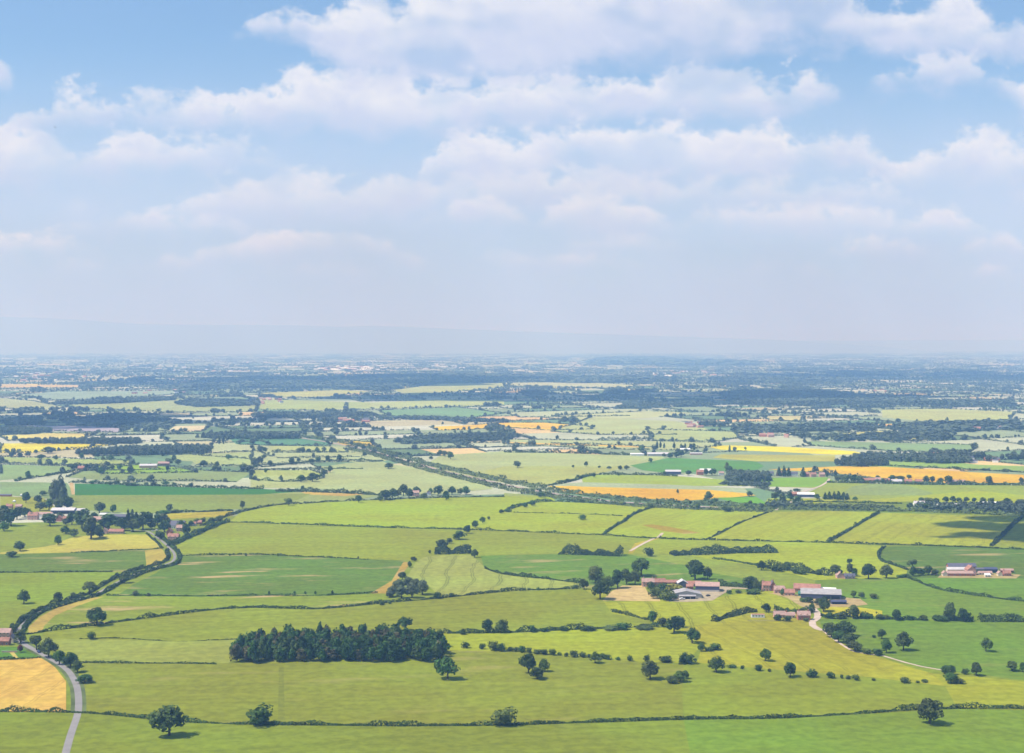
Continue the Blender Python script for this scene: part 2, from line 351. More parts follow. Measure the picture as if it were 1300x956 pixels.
def plant(px, py, wpx, hpx, kind, label, group, mname=None):
    x, y = gp(px, py); s = ppm(py); w = wpx/s; h = max(hpx/s, 1.5); mname = mname or LEAFMAT.get(kind) or random.choice(('leaf', 'leaf', 'dark_leaf', 'light_leaf'))
    h = max(h - w*.10*(220/max(y, 700)), h*.8)
    i = random.randrange(6); rz = random.uniform(0, 6.28); near = py > 690
    nleaf = 1100 if near else 420
    PLANTED.append((px, py))
    name = NAMES.get(kind, 'tree')
    if near and kind != 'bush':
        r = empty(name, (x, y, 0), rz); a, b = tree_mesh(kind, nleaf, i, mname, True)
        o = bpy.data.objects.new('crown', a); C.objects.link(o); o.parent = r
        o2 = bpy.data.objects.new('trunk', b); C.objects.link(o2); o2.parent = r
    else:
        r = bpy.data.objects.new(name, tree_mesh(kind, nleaf if kind != 'bush' else 420, i, mname, False)); C.objects.link(r); r.location = (x, y, 0); r.rotation_euler = (0, 0, rz)
    r.scale = (w*1.16, w*1.16, h*1.07)
    tag(r, label, 'shrub' if kind == 'bush' else 'tree', group); return r
ORD = ['first', 'second', 'third', 'fourth', 'fifth', 'sixth', 'seventh', 'eighth', 'ninth', 'tenth', 'eleventh', 'twelfth', 'thirteenth', 'fourteenth', 'fifteenth', 'sixteenth', 'seventeenth', 'eighteenth']
NUM = ['', 'one', 'two', 'three', 'four', 'five', 'six', 'seven', 'eight', 'nine', 'ten', 'eleven', 'twelve', 'thirteen', 'fourteen', 'fifteen', 'sixteen', 'seventeen', 'eighteen']
def grove(phrase, tile, items, kind='round', mname=None):
    """phrase: a label (one item), or what several have in common"""
    items = sorted(items, key=lambda c: c[0]); n = len(items)
    for k, it in enumerate(items):
        px, py = T(tile, it[0], it[1]); s = TILES[tile][2]; kd = it[4] if len(it) > 4 else kind
        if n == 1: lab = phrase
        elif n == 2: lab = f"{'left' if k == 0 else 'right'} one of the two {phrase}"
        else:
            o = 'leftmost' if k == 0 else ('rightmost' if k == n-1 else ORD[k] + ' from left')
            lab = f"{o} of {NUM[n]} {phrase}"
        plant(px, py, it[2]/s, it[3]/s, kd, lab, None if n == 1 else phrase, mname)
def catmull(pts, step):
    """a smooth line through world points, about step metres apart"""
    P = [np.array(p, float) for p in pts]; P = [2*P[0]-P[1]] + P + [2*P[-1]-P[-2]]; out_ = []
    for i in range(1, len(P)-2):
        n = max(1, int(np.linalg.norm(P[i+1]-P[i])/step))
        for k in range(n):
            t = k/n; a = .5*((2*P[i]) + (-P[i-1]+P[i+1])*t + (2*P[i-1]-5*P[i]+4*P[i+1]-P[i+2])*t*t + (-P[i-1]+3*P[i]-3*P[i+1]+P[i+2])*t**3); out_.append(a)
    out_.append(P[-2]); return np.array(out_)
def hedge_arrays(line, w, h, rs, size, dens=1.0):
    seg = np.linalg.norm(np.diff(line, axis=0), axis=1); Ltot = seg.sum(); n = int(max(12, dens*Ltot*(w*.9+2*h)/(size*size*2.6)))
    cum = np.r_[0, np.cumsum(seg)]; s = rs.uniform(0, Ltot, n); i = np.clip(np.searchsorted(cum, s)-1, 0, len(seg)-1); f = (s-cum[i])/seg[i]
    p = line[i] + (line[i+1]-line[i])*f[:, None]; d = (line[i+1]-line[i])/seg[i][:, None]; nrm = np.c_[-d[:, 1], d[:, 0]]
    ph = rs.uniform(0, 100); hv = h*(1 + .42*np.interp(s, np.arange(0, Ltot+40, 9), rs.normal(0, 1, len(np.arange(0, Ltot+40, 9)))) + .2*np.sin(s/7.3+ph)*np.sin(s/17.7+ph*2) + .22*np.sin(s/2.9+ph*3)*np.sin(s/5.1)); wv = w*(1 + .25*np.sin(s/11+ph))
    t = rs.uniform(-1, 1, n); a = (t+1)/2*math.pi
    hv = np.maximum(hv, .25*h); off = np.cos(a)*wv/2*rs.uniform(.8, 1.05, n); z = np.sin(a)**.6*hv*rs.uniform(.75, 1.03, n)
    z = np.where(rs.random(n) < .35, z*rs.uniform(.1, 1, n), z); hv = np.maximum(hv, .25*h)
    P = np.c_[p + nrm*off[:, None], z]; Nn = np.c_[nrm*np.cos(a)[:, None], np.sin(a)+.15]
    return leaves(P, Nn, size, rs)
def hedge(label, pts, w=2.4, h=2.0, m='hedge', tile=None, size=None, cat='hedge', gaps=0):
    if tile: pts = [T(tile, *p) for p in pts]
    wp = [gp(*p) for p in pts]; line = catmull(wp, 9); o0 = line[0].copy()
    d = np.linalg.norm(line.mean(0)); size = size or max(.42, d/2600)
    w, h = (w*.8, h*.88) if w < 6 else (w, h); rs = np.random.default_rng(len(label)*31+int(abs(line[0, 0]))); Vv, Ff = hedge_arrays(line-o0, w, h, rs, size)
    o = make_obj('hedge', mesh_np('hedge', Vv, Ff), [MT[m]]); o.location = (o0[0], o0[1], 0); tag(o, label, cat); return o
# ================================================================ near and middle fields, traced and laid on the plain
FIELD_POLYS = []; _zf = [0.02]
def field(pts, c, rows=0.0, drill=0.0, patch=0.0, name='field', tile=None, py=None):
    if tile: pts = [T(tile, *p) for p in pts]
    FIELD_POLYS.append(pts); my = py or sum(p[1] for p in pts)/len(pts)
    _zf[0] += .004
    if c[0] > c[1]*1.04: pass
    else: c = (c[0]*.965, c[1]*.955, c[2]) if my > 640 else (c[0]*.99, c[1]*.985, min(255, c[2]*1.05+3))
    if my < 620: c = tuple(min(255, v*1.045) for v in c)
    if drill == 0 and my > 600 and c[0] > 155: drill = .3
    bm = bmesh.new(); vs = [bm.verts.new((*gp(*p), _zf[0])) for p in pts]; bm.faces.new(vs); bmesh.ops.triangulate(bm, faces=bm.faces[:])
    bm.normal_update()
    for f_ in bm.faces:
        if f_.normal.z < 0: f_.normal_flip()
    me = bpy.data.meshes.new(name); bm.to_mesh(me); bm.free()
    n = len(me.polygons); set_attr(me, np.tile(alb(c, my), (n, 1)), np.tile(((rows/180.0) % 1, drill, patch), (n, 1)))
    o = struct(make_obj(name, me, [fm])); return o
# ---- far strips (photograph pixels), then nearer and nearer
FAR_FIELDS = [
 ([(12,502),(70,497),(220,496),(230,500),(150,506),(70,508)], (172,193,180)), ([(0,488),(110,489),(112,491.5),(0,492)], (222,200,185)),
 ([(0,505),(40,509),(85,517),(60,522),(0,518)], (190,198,170)), ([(85,512),(225,506),(328,512),(325,523),(200,523),(100,518)], (184,196,165)),
 ([(30,540),(120,541),(165,545),(150,549.5),(60,547),(20,545)], (190,184,190)), ([(222,541),(270,540),(255,548),(212,548)], (228,212,192)),
 ([(0,553),(60,550),(122,550.5),(110,555),(40,557.5),(10,560)], (228,212,165)), ([(0,563),(60,562.5),(148,564.5),(100,570),(40,575),(0,575)], (232,215,125)),
 ([(270,563),(330,560),(345,565),(330,574),(265,573)], (196,203,165)), ([(215,578),(330,573),(345,580),(290,587),(225,585)], (185,196,150)),
 ([(290,556),(410,556.5),(420,565),(345,566),(300,564)], (120,165,145)), ([(345,575),(450,574.5),(460,580),(350,582)], (130,168,135)),
 ([(418,558),(470,561.5),(480,567),(440,566.5)], (226,196,122)), ([(545,542),(600,539.5),(640,536.5),(690,536.5),(745,541),(752,545),(700,546.5),(640,542.5),(600,545.5),(555,546.5)], (252,205,142)),
 ([(480,521),(580,517),(640,525),(600,530.5),(500,531)], (150,184,158)), ([(640,524),(800,519),(860,522),(800,528),(660,530)], (200,207,178)),
 ([(440,513),(560,507),(640,508),(640,515),(520,518),(440,520)], (196,205,165)), ([(500,495),(560,487),(650,486),(640,492),(520,503)], (196,203,170)),
 ([(330,499),(430,495),(470,497),(400,505),(330,504)], (200,202,165)), ([(330,507),(470,511),(470,517),(400,521),(330,520)], (188,200,160)),
 ([(640,486),(740,485),(810,489),(795,493),(700,492),(640,490)], (205,208,180)), ([(700,528),(820,522),(880,524),(820,531),(730,533)], (205,208,170)),
 ([(750,530),(860,535),(900,545),(860,552),(760,552),(700,548)], (196,203,160)), ([(820,545),(930,548),(940,556),(900,562),(830,560)], (190,200,155)),
 ([(1195,506.5),(1245,508),(1230,511.5),(1210,511)], (240,200,150)), ([(965,528),(1020,528),(1015,535),(975,533)], (214,206,165)),
 ([(1120,520),(1200,519),(1290,523),(1280,534),(1190,536),(1120,530)], (200,205,160)), ([(1045,552),(1110,547),(1180,550),(1170,560),(1090,558)], (214,210,150)),
 ([(1020,560),(1130,562),(1240,565),(1230,575),(1130,573),(1030,566)], (160,186,150)), ([(1100,539),(1140,538),(1150,541),(1100,541.5)], (235,195,160)),
 ([(640,558),(830,560),(900,560),(915,566),(860,572),(760,570),(640,564)], (196,203,160)), ([(640,561),(700,563),(800,566),(830,568.5),(760,566.5),(640,563.5)], (236,196,140)),
 ([(0,580),(80,582),(170,585),(165,592),(60,590),(0,588)], (182,196,142)), ([(0,590),(90,592),(95,597),(60,604),(0,610)], (160,184,140)),
 ([(230,576),(330,584),(325,592),(250,590)], (185,197,148)), ([(105,598),(230,596),(320,600),(300,612),(130,610),(85,606)], (160,178,135)),
 ([(110,592),(175,590),(230,594),(250,600),(130,602)], (160,188,100)),
 ([(320,566),(440,567),(500,583),(485,586),(400,587),(320,590)], (190,198,158)), ([(345,566),(420,567),(440,572),(440,574),(345,573)], (196,203,150)),
 ([(320,597),(395,597),(410,603),(400,610),(330,611),(318,608)], (186,196,135)),
]
for p, c in FAR_FIELDS: field(p, c, rows=random.uniform(0, 180), patch=.1)
field([(560,578),(640,573),(845,580),(830,588),(755,602),(690,617),(640,613),(560,597),(540,590)], (190,199,150), 20, .0, .05)
field([(640,592),(800,592),(752,603),(720,611),(690,617),(640,613),(590,603)], (190,195,135), 20, .0, .05)
field([(455,585),(500,590),(560,598),(622,612),(625,621),(560,627),(480,628),(400,620),(330,615),(318,612),(400,611),(425,596)], (188,197,148), 8, .1, .05)
field([(392,596),(440,588),(485,586),(500,590),(480,594),(420,597)], (184,195,150), 8)
field([(318,620),(400,625),(480,629),(450,636),(380,640),(318,645)], (178,190,135), 10)
field([(380,624),(470,627),(440,630),(390,628)], (225,195,140), 10)
field([(318,606),(350,604),(400,606),(455,611),(400,619),(318,620)], (190,198,145), 10)
field([(0,612),(85,613),(95,628),(90,636),(0,628)], (160,184,140), 5); field([(0,630),(55,632),(75,648),(50,655),(0,652)], (182,190,105), 5, 0, .3)
field([(95,614),(170,616),(240,619),(330,621),(400,623),(330,628),(95,629)], (98,152,108), 12)
field([(88,613),(93,613),(95,628),(91,628)], (222,190,160), 0, 0, 0)
field([(90,629),(330,628),(395,627),(380,634),(318,646),(228,650),(200,652),(130,650),(92,645)], (165,182,128), 8, .05)
field([(212,652),(295,649),(300,652),(288,659),(262,668),(240,672),(214,664)], (202,190,115), 15, 0, .2)
field([(738,604),(760,602.5),(850,604),(960,612),(1050,611),(1050,620),(950,617),(850,617),(760,618),(740,614)], (176,194,118), 6, .1)
field([(800,591),(850,581.5),(960,586),(970,592),(960,597),(900,598),(850,601),(815,597)], (120,168,122), 6)
field([(915,577),(1060,578),(1060,586),(960,586),(905,581)], (198,195,130), 6)
field([(898,567),(925,565.5),(1000,567.5),(1085,573),(1096,576.5),(1060,577.5),(980,573.5),(915,571)], (255,226,60), 3)
field([(1060,586),(1170,582),(1240,590),(1300,592),(1300,598),(1180,594),(1090,592)], (165,190,130), 3)
field([(975,596),(1000,595),(1070,592),(1120,592.5),(1180,596),(1240,600),(1300,603),(1300,613),(1200,613.5),(1110,606),(1050,600)], (240,196,98), 4, .5)
field([(960,607),(1050,606),(1060,612),(1040,618),(960,618)], (150,188,110), 4)
field([(1055,612),(1180,616),(1300,616),(1300,640),(1160,636),(1060,634),(1020,628)], (176,192,122), 6, .15)
field([(1068,629),(1080,618),(1105,614),(1150,616),(1185,626),(1175,629),(1110,629)], (168,186,135), 50, .3)
field([(1175,629),(1240,623),(1300,629),(1300,644),(1160,640),(1080,636)], (190,200,112), 6, .1)
field([(975,633),(1065,633),(1145,637),(1145,644),(1030,645),(970,640)], (188,196,105), 4, .2)
field([(695,617),(745,617.5),(830,620),(900,622),(940,625),(960,629),(925,632),(870,636),(800,632),(720,626)], (246,198,98), 2, .1)
field([(692,615),(745,612.5),(850,615.5),(945,620),(952,627),(900,622),(830,620.5),(740,618)], (186,196,160), 2)
field([(910,632),(960,631),(975,640),(930,638)], (140,188,95), 2); field([(640,626),(700,631),(690,637),(640,640)], (180,194,130), 2)
# ---- the near country
field([(900,642),(985,640),(1150,637),(1440,641),(1440,664),(1100,653),(900,650)], (150,172,112), 3, .1)
field([(-160,668),(200,660),(640,640),(1000,650),(1440,655),(1500,1080),(-200,1080)], (158,176,88), 10, .1, .1, py=790)
field([(1295,657),(1420,668),(1420,700),(1300,698),(1258,694)], (172,185,100), 60, .3)
field([(1115,651),(1180,653),(1297,657),(1259,694),(1200,693),(1125,691),(1050,689)], (190,197,100), 62, .55)
field([(975,650),(1060,649),(1116,651),(1050,689),(990,688),(895,686),(920,674),(945,662)], (190,200,105), 62, .25)
field([(830,643),(900,648),(975,650),(945,662),(920,674),(895,686),(830,684),(765,680),(785,666),(800,656)], (188,202,104), 60, .1)
field([(640,649),(665,640),(700,637),(750,639),(831,643),(800,656),(785,666),(765,680),(690,676),(590,672),(610,660)], (188,202,104), 14, .1)
field([(290,664),(305,651),(345,642),(380,640),(430,637),(490,634),(570,632),(640,630),(700,631),(705,636),(665,640),(640,649),(610,660),(592,672),(565,672),(400,667)], (186,204,98), 6, .3)
field([(218,690),(240,680),(290,663),(320,664),(400,667),(565,672),(550,690),(528,712),(515,712),(430,709),(320,704),(226,706)], (172,186,112), 4, .35)
field([(565,672),(590,672),(690,676),(765,680),(830,684),(895,686),(990,688),(850,704),(795,704),(700,703),(600,706),(540,708),(528,712),(550,690)], (170,184,112), 8, .05)
field([(830,684),(895,686),(990,688),(855,703),(797,703)], (176,190,108), 8, .05)
field([(797,703),(806,690),(834,683),(838,684),(812,692),(803,703)], (205,190,110), 8)
field([(815,667),(828,666),(850,669),(875,674),(890,677),(868,678),(840,674)], (190,170,92), 0, 0, .9, name='rough_ground')
field([(850,704),(990,688),(1050,689),(1124,694),(1115,702),(1117,711),(1152,724),(1150,736),(1090,738),(1035,737),(990,725),(940,716),(905,711)], (188,202,92), 5, .05)
field([(797,704),(860,703),(905,711),(960,722),(1035,737),(1060,741),(1000,744),(962,738),(905,728),(870,718)], (166,184,112), 8, .05)
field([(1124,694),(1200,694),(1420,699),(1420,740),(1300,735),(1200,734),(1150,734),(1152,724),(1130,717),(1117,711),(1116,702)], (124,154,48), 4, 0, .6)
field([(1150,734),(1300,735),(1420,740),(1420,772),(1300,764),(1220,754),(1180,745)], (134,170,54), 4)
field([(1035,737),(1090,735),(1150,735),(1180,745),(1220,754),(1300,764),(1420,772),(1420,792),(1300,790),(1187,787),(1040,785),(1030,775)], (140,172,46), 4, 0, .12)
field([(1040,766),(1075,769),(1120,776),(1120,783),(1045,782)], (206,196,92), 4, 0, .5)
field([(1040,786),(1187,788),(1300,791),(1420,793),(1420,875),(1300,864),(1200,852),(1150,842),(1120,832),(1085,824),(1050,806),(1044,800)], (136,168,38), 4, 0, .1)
field([(610,706),(700,704),(797,704),(870,718),(905,728),(962,738),(985,745),(900,750),(810,745),(740,748),(735,741),(700,736),(650,731),(615,722)], (132,168,58), 12, .1, .6)
field([(538,708),(560,705),(598,705),(608,713),(616,722),(650,731),(700,736),(737,741),(735,748),(690,750),(640,752),(560,760),(545,745),(525,742),(517,732),(528,714)], (184,194,124), 88, 1.0)
field([(226,706),(320,704),(430,709),(515,712),(500,738),(485,754),(400,757),(250,758),(148,757),(170,742),(198,728)], (128,160,36), 5, .15, .9)
field([(497,738),(512,714),(522,714),(503,740),(492,754),(470,754)], (200,172,118), 60, 0, .6, name='bare_strip')
field([(120,759),(148,757),(250,758),(400,757),(485,754),(548,758),(500,765),(450,770),(395,774),(330,772),(280,774),(220,781),(160,789),(125,793),(100,797),(57,802),(36,805),(38,797),(62,780)], (160,180,48), 5, 0, .8)
field([(36,805),(36,797),(50,784),(80,768),(120,759),(132,758),(98,770),(70,782),(56,795),(54,802)], (206,184,122), 40, 0, .6, name='bare_strip')
field([(0,764),(64,763),(66,768),(36,780),(16,798),(-130,800),(-130,764)], (160,178,102), 30, .3)
field([(-130,728),(0,728),(145,727),(155,726),(130,741),(112,755),(65,763),(0,764),(-130,765)], (160,184,62), 5)
field([(-130,704),(0,704),(90,702),(205,697),(216,710),(200,717),(156,726),(0,728),(-130,728)], (130,158,44), 5, 0, .6)
field([(184,699),(205,697),(216,710),(200,717),(186,720)], (200,182,124), 80, 0, .7, name='bare_strip')
field([(80,686),(100,681),(150,679),(188,679),(206,696),(160,699),(90,702),(0,704),(0,700),(70,692)], (207,197,126), 5, 0, .4)
field([(-130,668),(0,668),(40,664),(90,670),(85,685),(60,694),(0,702),(-130,704)], (164,180,95), 5)
field([(738,748),(770,745),(770,765),(905,760),(950,752),(985,748),(990,754),(1024,770),(1030,784),(960,780),(905,788),(895,793),(866,798),(822,788),(776,779),(765,762)], (188,194,84), 92, .85)
field([(765,763),(775,752),(790,744),(818,744),(822,752),(838,760),(838,764)], (234,206,160), 5, 0, .1, name='stubble')
field([(57,802),(100,797),(125,793),(160,789),(220,781),(280,774),(330,772),(395,774),(450,770),(500,765),(560,760),(640,752),(690,750),(735,748),(765,762),(776,779),(822,788),(832,797),(760,799),(640,804),(563,805),(556,842),(310,843),(308,813),(225,815),(100,812),(52,812)], (164,176,86), 14, .45)
field([(45,812),(100,812),(225,815),(308,812),(312,822),(290,843),(108,842),(100,838)], (176,188,112), 3, .1)
field([(563,805),(640,804),(760,799),(832,797),(866,799),(886,816),(888,824),(868,843),(770,839),(700,832),(640,828),(556,826)], (184,194,82), 4, .15)
field([(866,799),(895,793),(905,788),(960,780),(1030,784),(1044,801),(1050,807),(1085,826),(1120,836),(1150,846),(1185,856),(1200,872),(1100,860),(960,849),(885,842),(890,825),(886,816)], (192,192,72), 102, .6)
field([(885,842),(960,849),(1100,860),(1200,872),(1215,900),(1000,912),(870,914),(866,880),(866,848)], (162,178,92), 4, .1)
field([(1185,856),(1210,857),(1300,866),(1420,876),(1420,905),(1215,900),(1200,872)], (184,190,72), 4, 0)
field([(100,842),(290,843),(556,842),(556,826),(640,828),(700,832),(770,839),(868,844),(866,880),(868,914),(600,922),(300,920),(112,905),(96,866)], (160,170,12), 5, .2, .2)
field([(354,845),(360,845),(362,921),(353,921)], (150,160,95), 90, 0, .3, name='path')
field([(-130,838),(0,838),(52,835),(70,848),(84,866),(84,905),(-130,905)], (232,190,122), 85, .5)
field([(-130,822),(0,822),(26,822),(50,835),(0,838),(-130,838)], (116,160,52), 5)
field([(12,829),(18,829),(25,838),(20,838)], (216,196,130), 0, name='path')
# the country goes on below the photograph's lower edge
field([(-160,905),(84,905),(112,906),(300,921),(600,923),(868,915),(900,1080),(-200,1080)], (154,170,52), 12, .3)
field([(868,915),(1000,913),(1215,901),(1460,906),(1500,1080),(900,1080)], (144,172,56), 12, .1)
# ================================================================ base plain with a patchwork of fields to the horizon
PAL = [((.38,.40,.26),24),((.25,.30,.16),22),((.44,.44,.33),20),((.14,.22,.11),13),((.21,.26,.14),14),((.40,.36,.20),6),((.56,.40,.18),4),((.12,.18,.08),6),((.62,.50,.10),1)]
pw = np.array([w for _, w in PAL], float); pw /= pw.sum()
QV, QF, QC, QR, EDGES = [], [], [], [], []
def visible_xy(x, y): return y > 1250 and abs(x) < y*.362*1.12 + 250
def split(q, depth=0):
    a, b, c, d = q; cx = sum(p[0] for p in q)/4; cy = sum(p[1] for p in q)/4
    area = .5*abs((c[0]-a[0])*(d[1]-b[1]) - (c[1]-a[1])*(d[0]-b[0]))
    size = math.sqrt(area)
    if not any(visible_xy(*p) for p in q) and not visible_xy(cx, cy) and size < 4000: return
    dist = max(1500, cy); lim = 60000*random.uniform(.45, 2.0)*max(1.0, dist/9000)**1.25
    if area < lim:
        n = len(QV); QV.extend([(p[0], p[1], 0.0) for p in q]); QF.append((n, n+1, n+2, n+3)); QC.append(PAL[rng.choice(len(PAL), p=pw)][0]); QR.append((random.random(), random.uniform(0, .35), random.uniform(0, .25)))
        for i in range(4): EDGES.append((q[i], q[(i+1) % 4]))
        return
    l1 = math.dist(a, b) + math.dist(c, d); l2 = math.dist(b, c) + math.dist(d, a); t = random.uniform(.36, .64); u = min(.7, max(.3, t + random.uniform(-.09, .09)))
    if l1*random.uniform(.8, 1.25) > l2:
        m = (a[0]+(b[0]-a[0])*t, a[1]+(b[1]-a[1])*t); n = (d[0]+(c[0]-d[0])*u, d[1]+(c[1]-d[1])*u); split((a, m, n, d)); split((m, b, c, n))
    else:
        m = (b[0]+(c[0]-b[0])*t, b[1]+(c[1]-b[1])*t); n = (a[0]+(d[0]-a[0])*u, a[1]+(d[1]-a[1])*u); split((a, b, m, n)); split((n, m, c, d))
r0 = math.radians(17); Rm = lambda x, y: (x*math.cos(r0)-y*math.sin(r0), 800 + x*math.sin(r0)+y*math.cos(r0))
split((Rm(-30000, -6000), Rm(52000, -6000), Rm(52000, 52000), Rm(-30000, 52000)))
me = mesh_np('farmland', np.array(QV), np.array(QF)); set_attr(me, np.array(QC), np.array(QR)); struct(make_obj('farmland', me, [fm]), 'patchwork of pale and green fields across the far plain')
me = bpy.data.meshes.new('ground'); g = 64000; me.from_pydata([(-g,-g,-.4),(g,-g,-.4),(g,g,-.4),(-g,g,-.4)], [], [(0,1,2,3)]); set_attr(me, np.array([(.22,.27,.11)]), np.array([(.1,.1,.1)])); struct(make_obj('ground', me, [fm]), 'wide flat plain reaching the horizon')
# far ridges on the left and a low rise ahead, their colour paled to stand in for haze
def ridge(pts, base, dist, depth, col):
    """pts: photograph pixels along the skyline"""
    rows = 7; nv = []; xs = np.linspace(pts[0][0], pts[-1][0], 90); ys = np.interp(xs, [p[0] for p in pts], [p[1] for p in pts])
    for j in range(rows):
        f = j/(rows-1)
        for x, y in zip(xs, ys):
            hz_ = (HOR-y)/F*dist + H; hz_ = max(hz_, 0); k = math.sin(f*math.pi/2)**1.3; n = mnoise.noise((x/40.0, f*2, base))*.12*k*(1-f)
            nv.append(((x-650)/F*(dist-depth*(1-f))*1.0, dist-depth*(1-f), -1 + hz_*(k+n)))
    m = len(xs)
    b = len(nv)
    for x, y in zip(xs, ys): nv.append(((x-650)/F*(dist+depth), dist+depth, -1.0))
    fc = [(j*m+i, j*m+i+1, (j+1)*m+i+1, (j+1)*m+i) for j in range(rows) for i in range(m-1)]
    me = mesh_np('hills', np.array(nv), np.array(fc)); set_attr(me, np.tile(col, (len(fc), 1)), np.tile((.1, 0, .2), (len(fc), 1)))
    for p in me.polygons: p.use_smooth = True
    return struct(make_obj('hills', me, [fm]))
field([(845,764),(872,765),(905,763),(914,757),(930,748),(960,749),(960,746),(925,744),(890,748)], (206,188,174), 0, 0, .1, name='farmyard')
field([(975,753),(1000,760),(1016,770),(1030,775),(1046,771),(1082,771),(1102,768),(1092,761),(1060,758),(1010,755)], (204,180,150), 0, 0, .3, name='farmyard')
field([(1190,734),(1290,735),(1296,730),(1200,726)], (205,185,150), 0, 0, .4, name='farmyard')
ridge([(-250,424),(-120,405),(0,402),(60,404),(110,406.5),(170,411),(230,412),(320,412.5),(380,413),(430,415),(470,413.5),(540,416),(640,420),(760,424),(880,428),(1000,432),(1120,440),(1200,448)], 1.0, 34000, 3500, (.22,.25,.20))['label'] = 'faint blue line of hills fading on the left horizon'
ridge([(-250,431),(0,430),(100,429),(250,432),(420,430),(560,431),(700,432.5),(900,433),(1100,432),(1300,431.5),(1500,431)], 5.0, 42000, 3000, (.22,.26,.22))['label'] = 'low hazy rise all along the far horizon'
# ================================================================ roads, tracks and the railway
def strip(name, pts, w, m, z=.5, tile=None, step=8, label=None, px=True):
    if tile: pts = [T(tile, *p) for p in pts]
    line = catmull([gp(*p) for p in pts] if px else pts, step); d = np.gradient(line, axis=0); d /= np.linalg.norm(d, axis=1)[:, None]; n = np.c_[-d[:, 1], d[:, 0]]
    a = line + n*w/2; b = line - n*w/2; k = len(line)
    Vv = np.r_[np.c_[a, np.full(k, z)], np.c_[b, np.full(k, z)]]; Ff = [(i+k, i+k+1, i+1, i) for i in range(k-1)]
    return struct(make_obj(name, mesh_np(name, Vv, np.array(Ff)), [MT[m]]), label), line
ROAD = [(70,1010),(88,940),(99,905),(99,880),(95,866),(87,853),(74,843),(60,835),(46,827),(33,820),(25,813),(22,806),(25,798),(35,787.5),(49,778.5),(68,769.5),(98,761.5),(119,756),(138,745.5),(165,732),(195,721),(213,716),(221,711),(221,703),(214,695),(204,686),(193,678),(184,674.5),(160,674)]
strip('verge', [(x, y) for x, y in ROAD[:11]], 9, 'scrub', .47, label='grass verges of the bottom left road')
strip('road', ROAD[:13], 4.2, 'asphalt', .5, label='grey country road winding up from the bottom left')
strip('lane', ROAD[12:], 2.8, 'asphalt', .5, label='narrow winding lane between two hedges')
strip('track', [(1027,770),(1034,775),(1038,780),(1037,786),(1031,790),(1032,795),(1038,799),(1045,801)], 5.5, 'gravel', .5, label='pale drive curving down from the farm')
strip('track', [(1045,801),(1056,810),(1085,828),(1120,833),(1130,836),(1150,842),(1170,847),(1190,850.5),(1208,853)], 2.2, 'gravel', .5, label='sandy track along the yellow field edge')
strip('track', [(800,700),(812,693),(828,685),(836,682),(841,677)], 3.5, 'gravel', .5, label='worn track crossing the pale field')
strip('track', [(985,648),(1000,640),(1012,632),(1022,624),(1040,618),(1050,612),(1053,608)], 4, 'gravel', .5, label='sandy track beyond the railway')
RAIL = [(380,556),(410,560.5),(440,566),(465,571),(488,577.5),(520,586.5),(560,597.5),(600,606.5),(640,615.5),(670,621),(700,626.5),(740,632),(780,637),(840,641),(900,644),(960,646)]
strip('railway_bed', RAIL, 9, 'ballast', .5, label='pinkish railway bed running across the plain')
for o_ in (-3.2, -1.8, 1.8, 3.2):
    line = catmull([gp(*p) for p in RAIL], 40); d = np.gradient(line, axis=0); d /= np.linalg.norm(d, axis=1)[:, None]; n = np.c_[-d[:, 1], d[:, 0]]*o_
    strip('rail', [tuple(p) for p in (line+n)], .16, 'rail', .62, px=False, step=60)
# ================================================================ hedges
hedge('long curved hedge below the striped left fields, ending at the wood', [(33,806),(57,802.5),(100,797),(125,793.5),(160,789),(220,781),(280,774),(330,772),(395,774),(450,770),(500,765),(560,760),(640,751.5),(700,749),(737,748)], 3.6, 2.8)
hedge('thin low hedge across the pale field left of the wood', [(100,812),(150,811),(225,815),(308,812)], 1.4, 1.1)
hedge('straight hedge above the olive field at bottom left', [(104,842),(170,843),(230,843),(275,844)], 2.2, 1.8)
hedge('dark hedge right of the wood below the twin round trees', [(563,804.5),(640,804),(700,801),(760,799),(801,797)], 4.6, 3.6)
hedge('short thick hedge ending near the central oak clump', [(806,797),(820,795.5),(836,797)], 5, 4)
hedge('thin hedge angling down from the cream stubble patch', [(776,777),(800,782),(822,788)], 3, 2.6)
hedge('bushy hedge climbing right towards the white static caravan', [(906,790),(915,786),(930,782),(945,778),(960,777)], 7, 4.2)
hedge('thick hedge below the right farm drive', [(1043,783.5),(1060,783),(1085,784),(1108,785.5)], 6, 5)
hedge('middle hedge run right of the farm drive', [(1112,786),(1140,787),(1178,788)], 4, 4)
hedge('hedge under the two oaks in the right meadow', [(1184,788),(1205,788),(1236,789)], 6, 5)
hedge('dense hedge at the right edge of the green meadow', [(1243,789),(1265,789),(1290,789.5),(1330,790)], 7, 5)
hedge('curving hedge between the two right hand meadows', [(1150,733),(1165,739),(1180,745),(1200,750.5),(1220,754),(1260,759.5),(1300,764),(1400,771)], 3.4, 3)
hedge('kinked hedge left of the shadowed green field', [(1124,694),(1117,700),(1116,708),(1122,713.5),(1135,718),(1152,724)], 4, 3)
hedge('very long straight hedge under the pale upper fields', [(565,672),(640,674.5),(700,677),(765,680),(830,684),(895,686),(990,688),(1050,689.5),(1125,692),(1200,694),(1300,698),(1400,701)], 2.8, 2.4)
hedge('straight hedge between two pale fields left of centre', [(290,663.5),(320,664),(400,667),(480,670),(565,672)], 2.8, 2.2)
hedge('hedge with small posts above the long green field', [(226,706),(320,704.5),(380,707),(430,709),(468,711)], 2, 1.6)
hedge('wiggling hedge dividing the two central upper fields', [(765,679.5),(774,673),(785,666),(793,662),(800,656),(812,650),(830,644)], 4, 3.4)
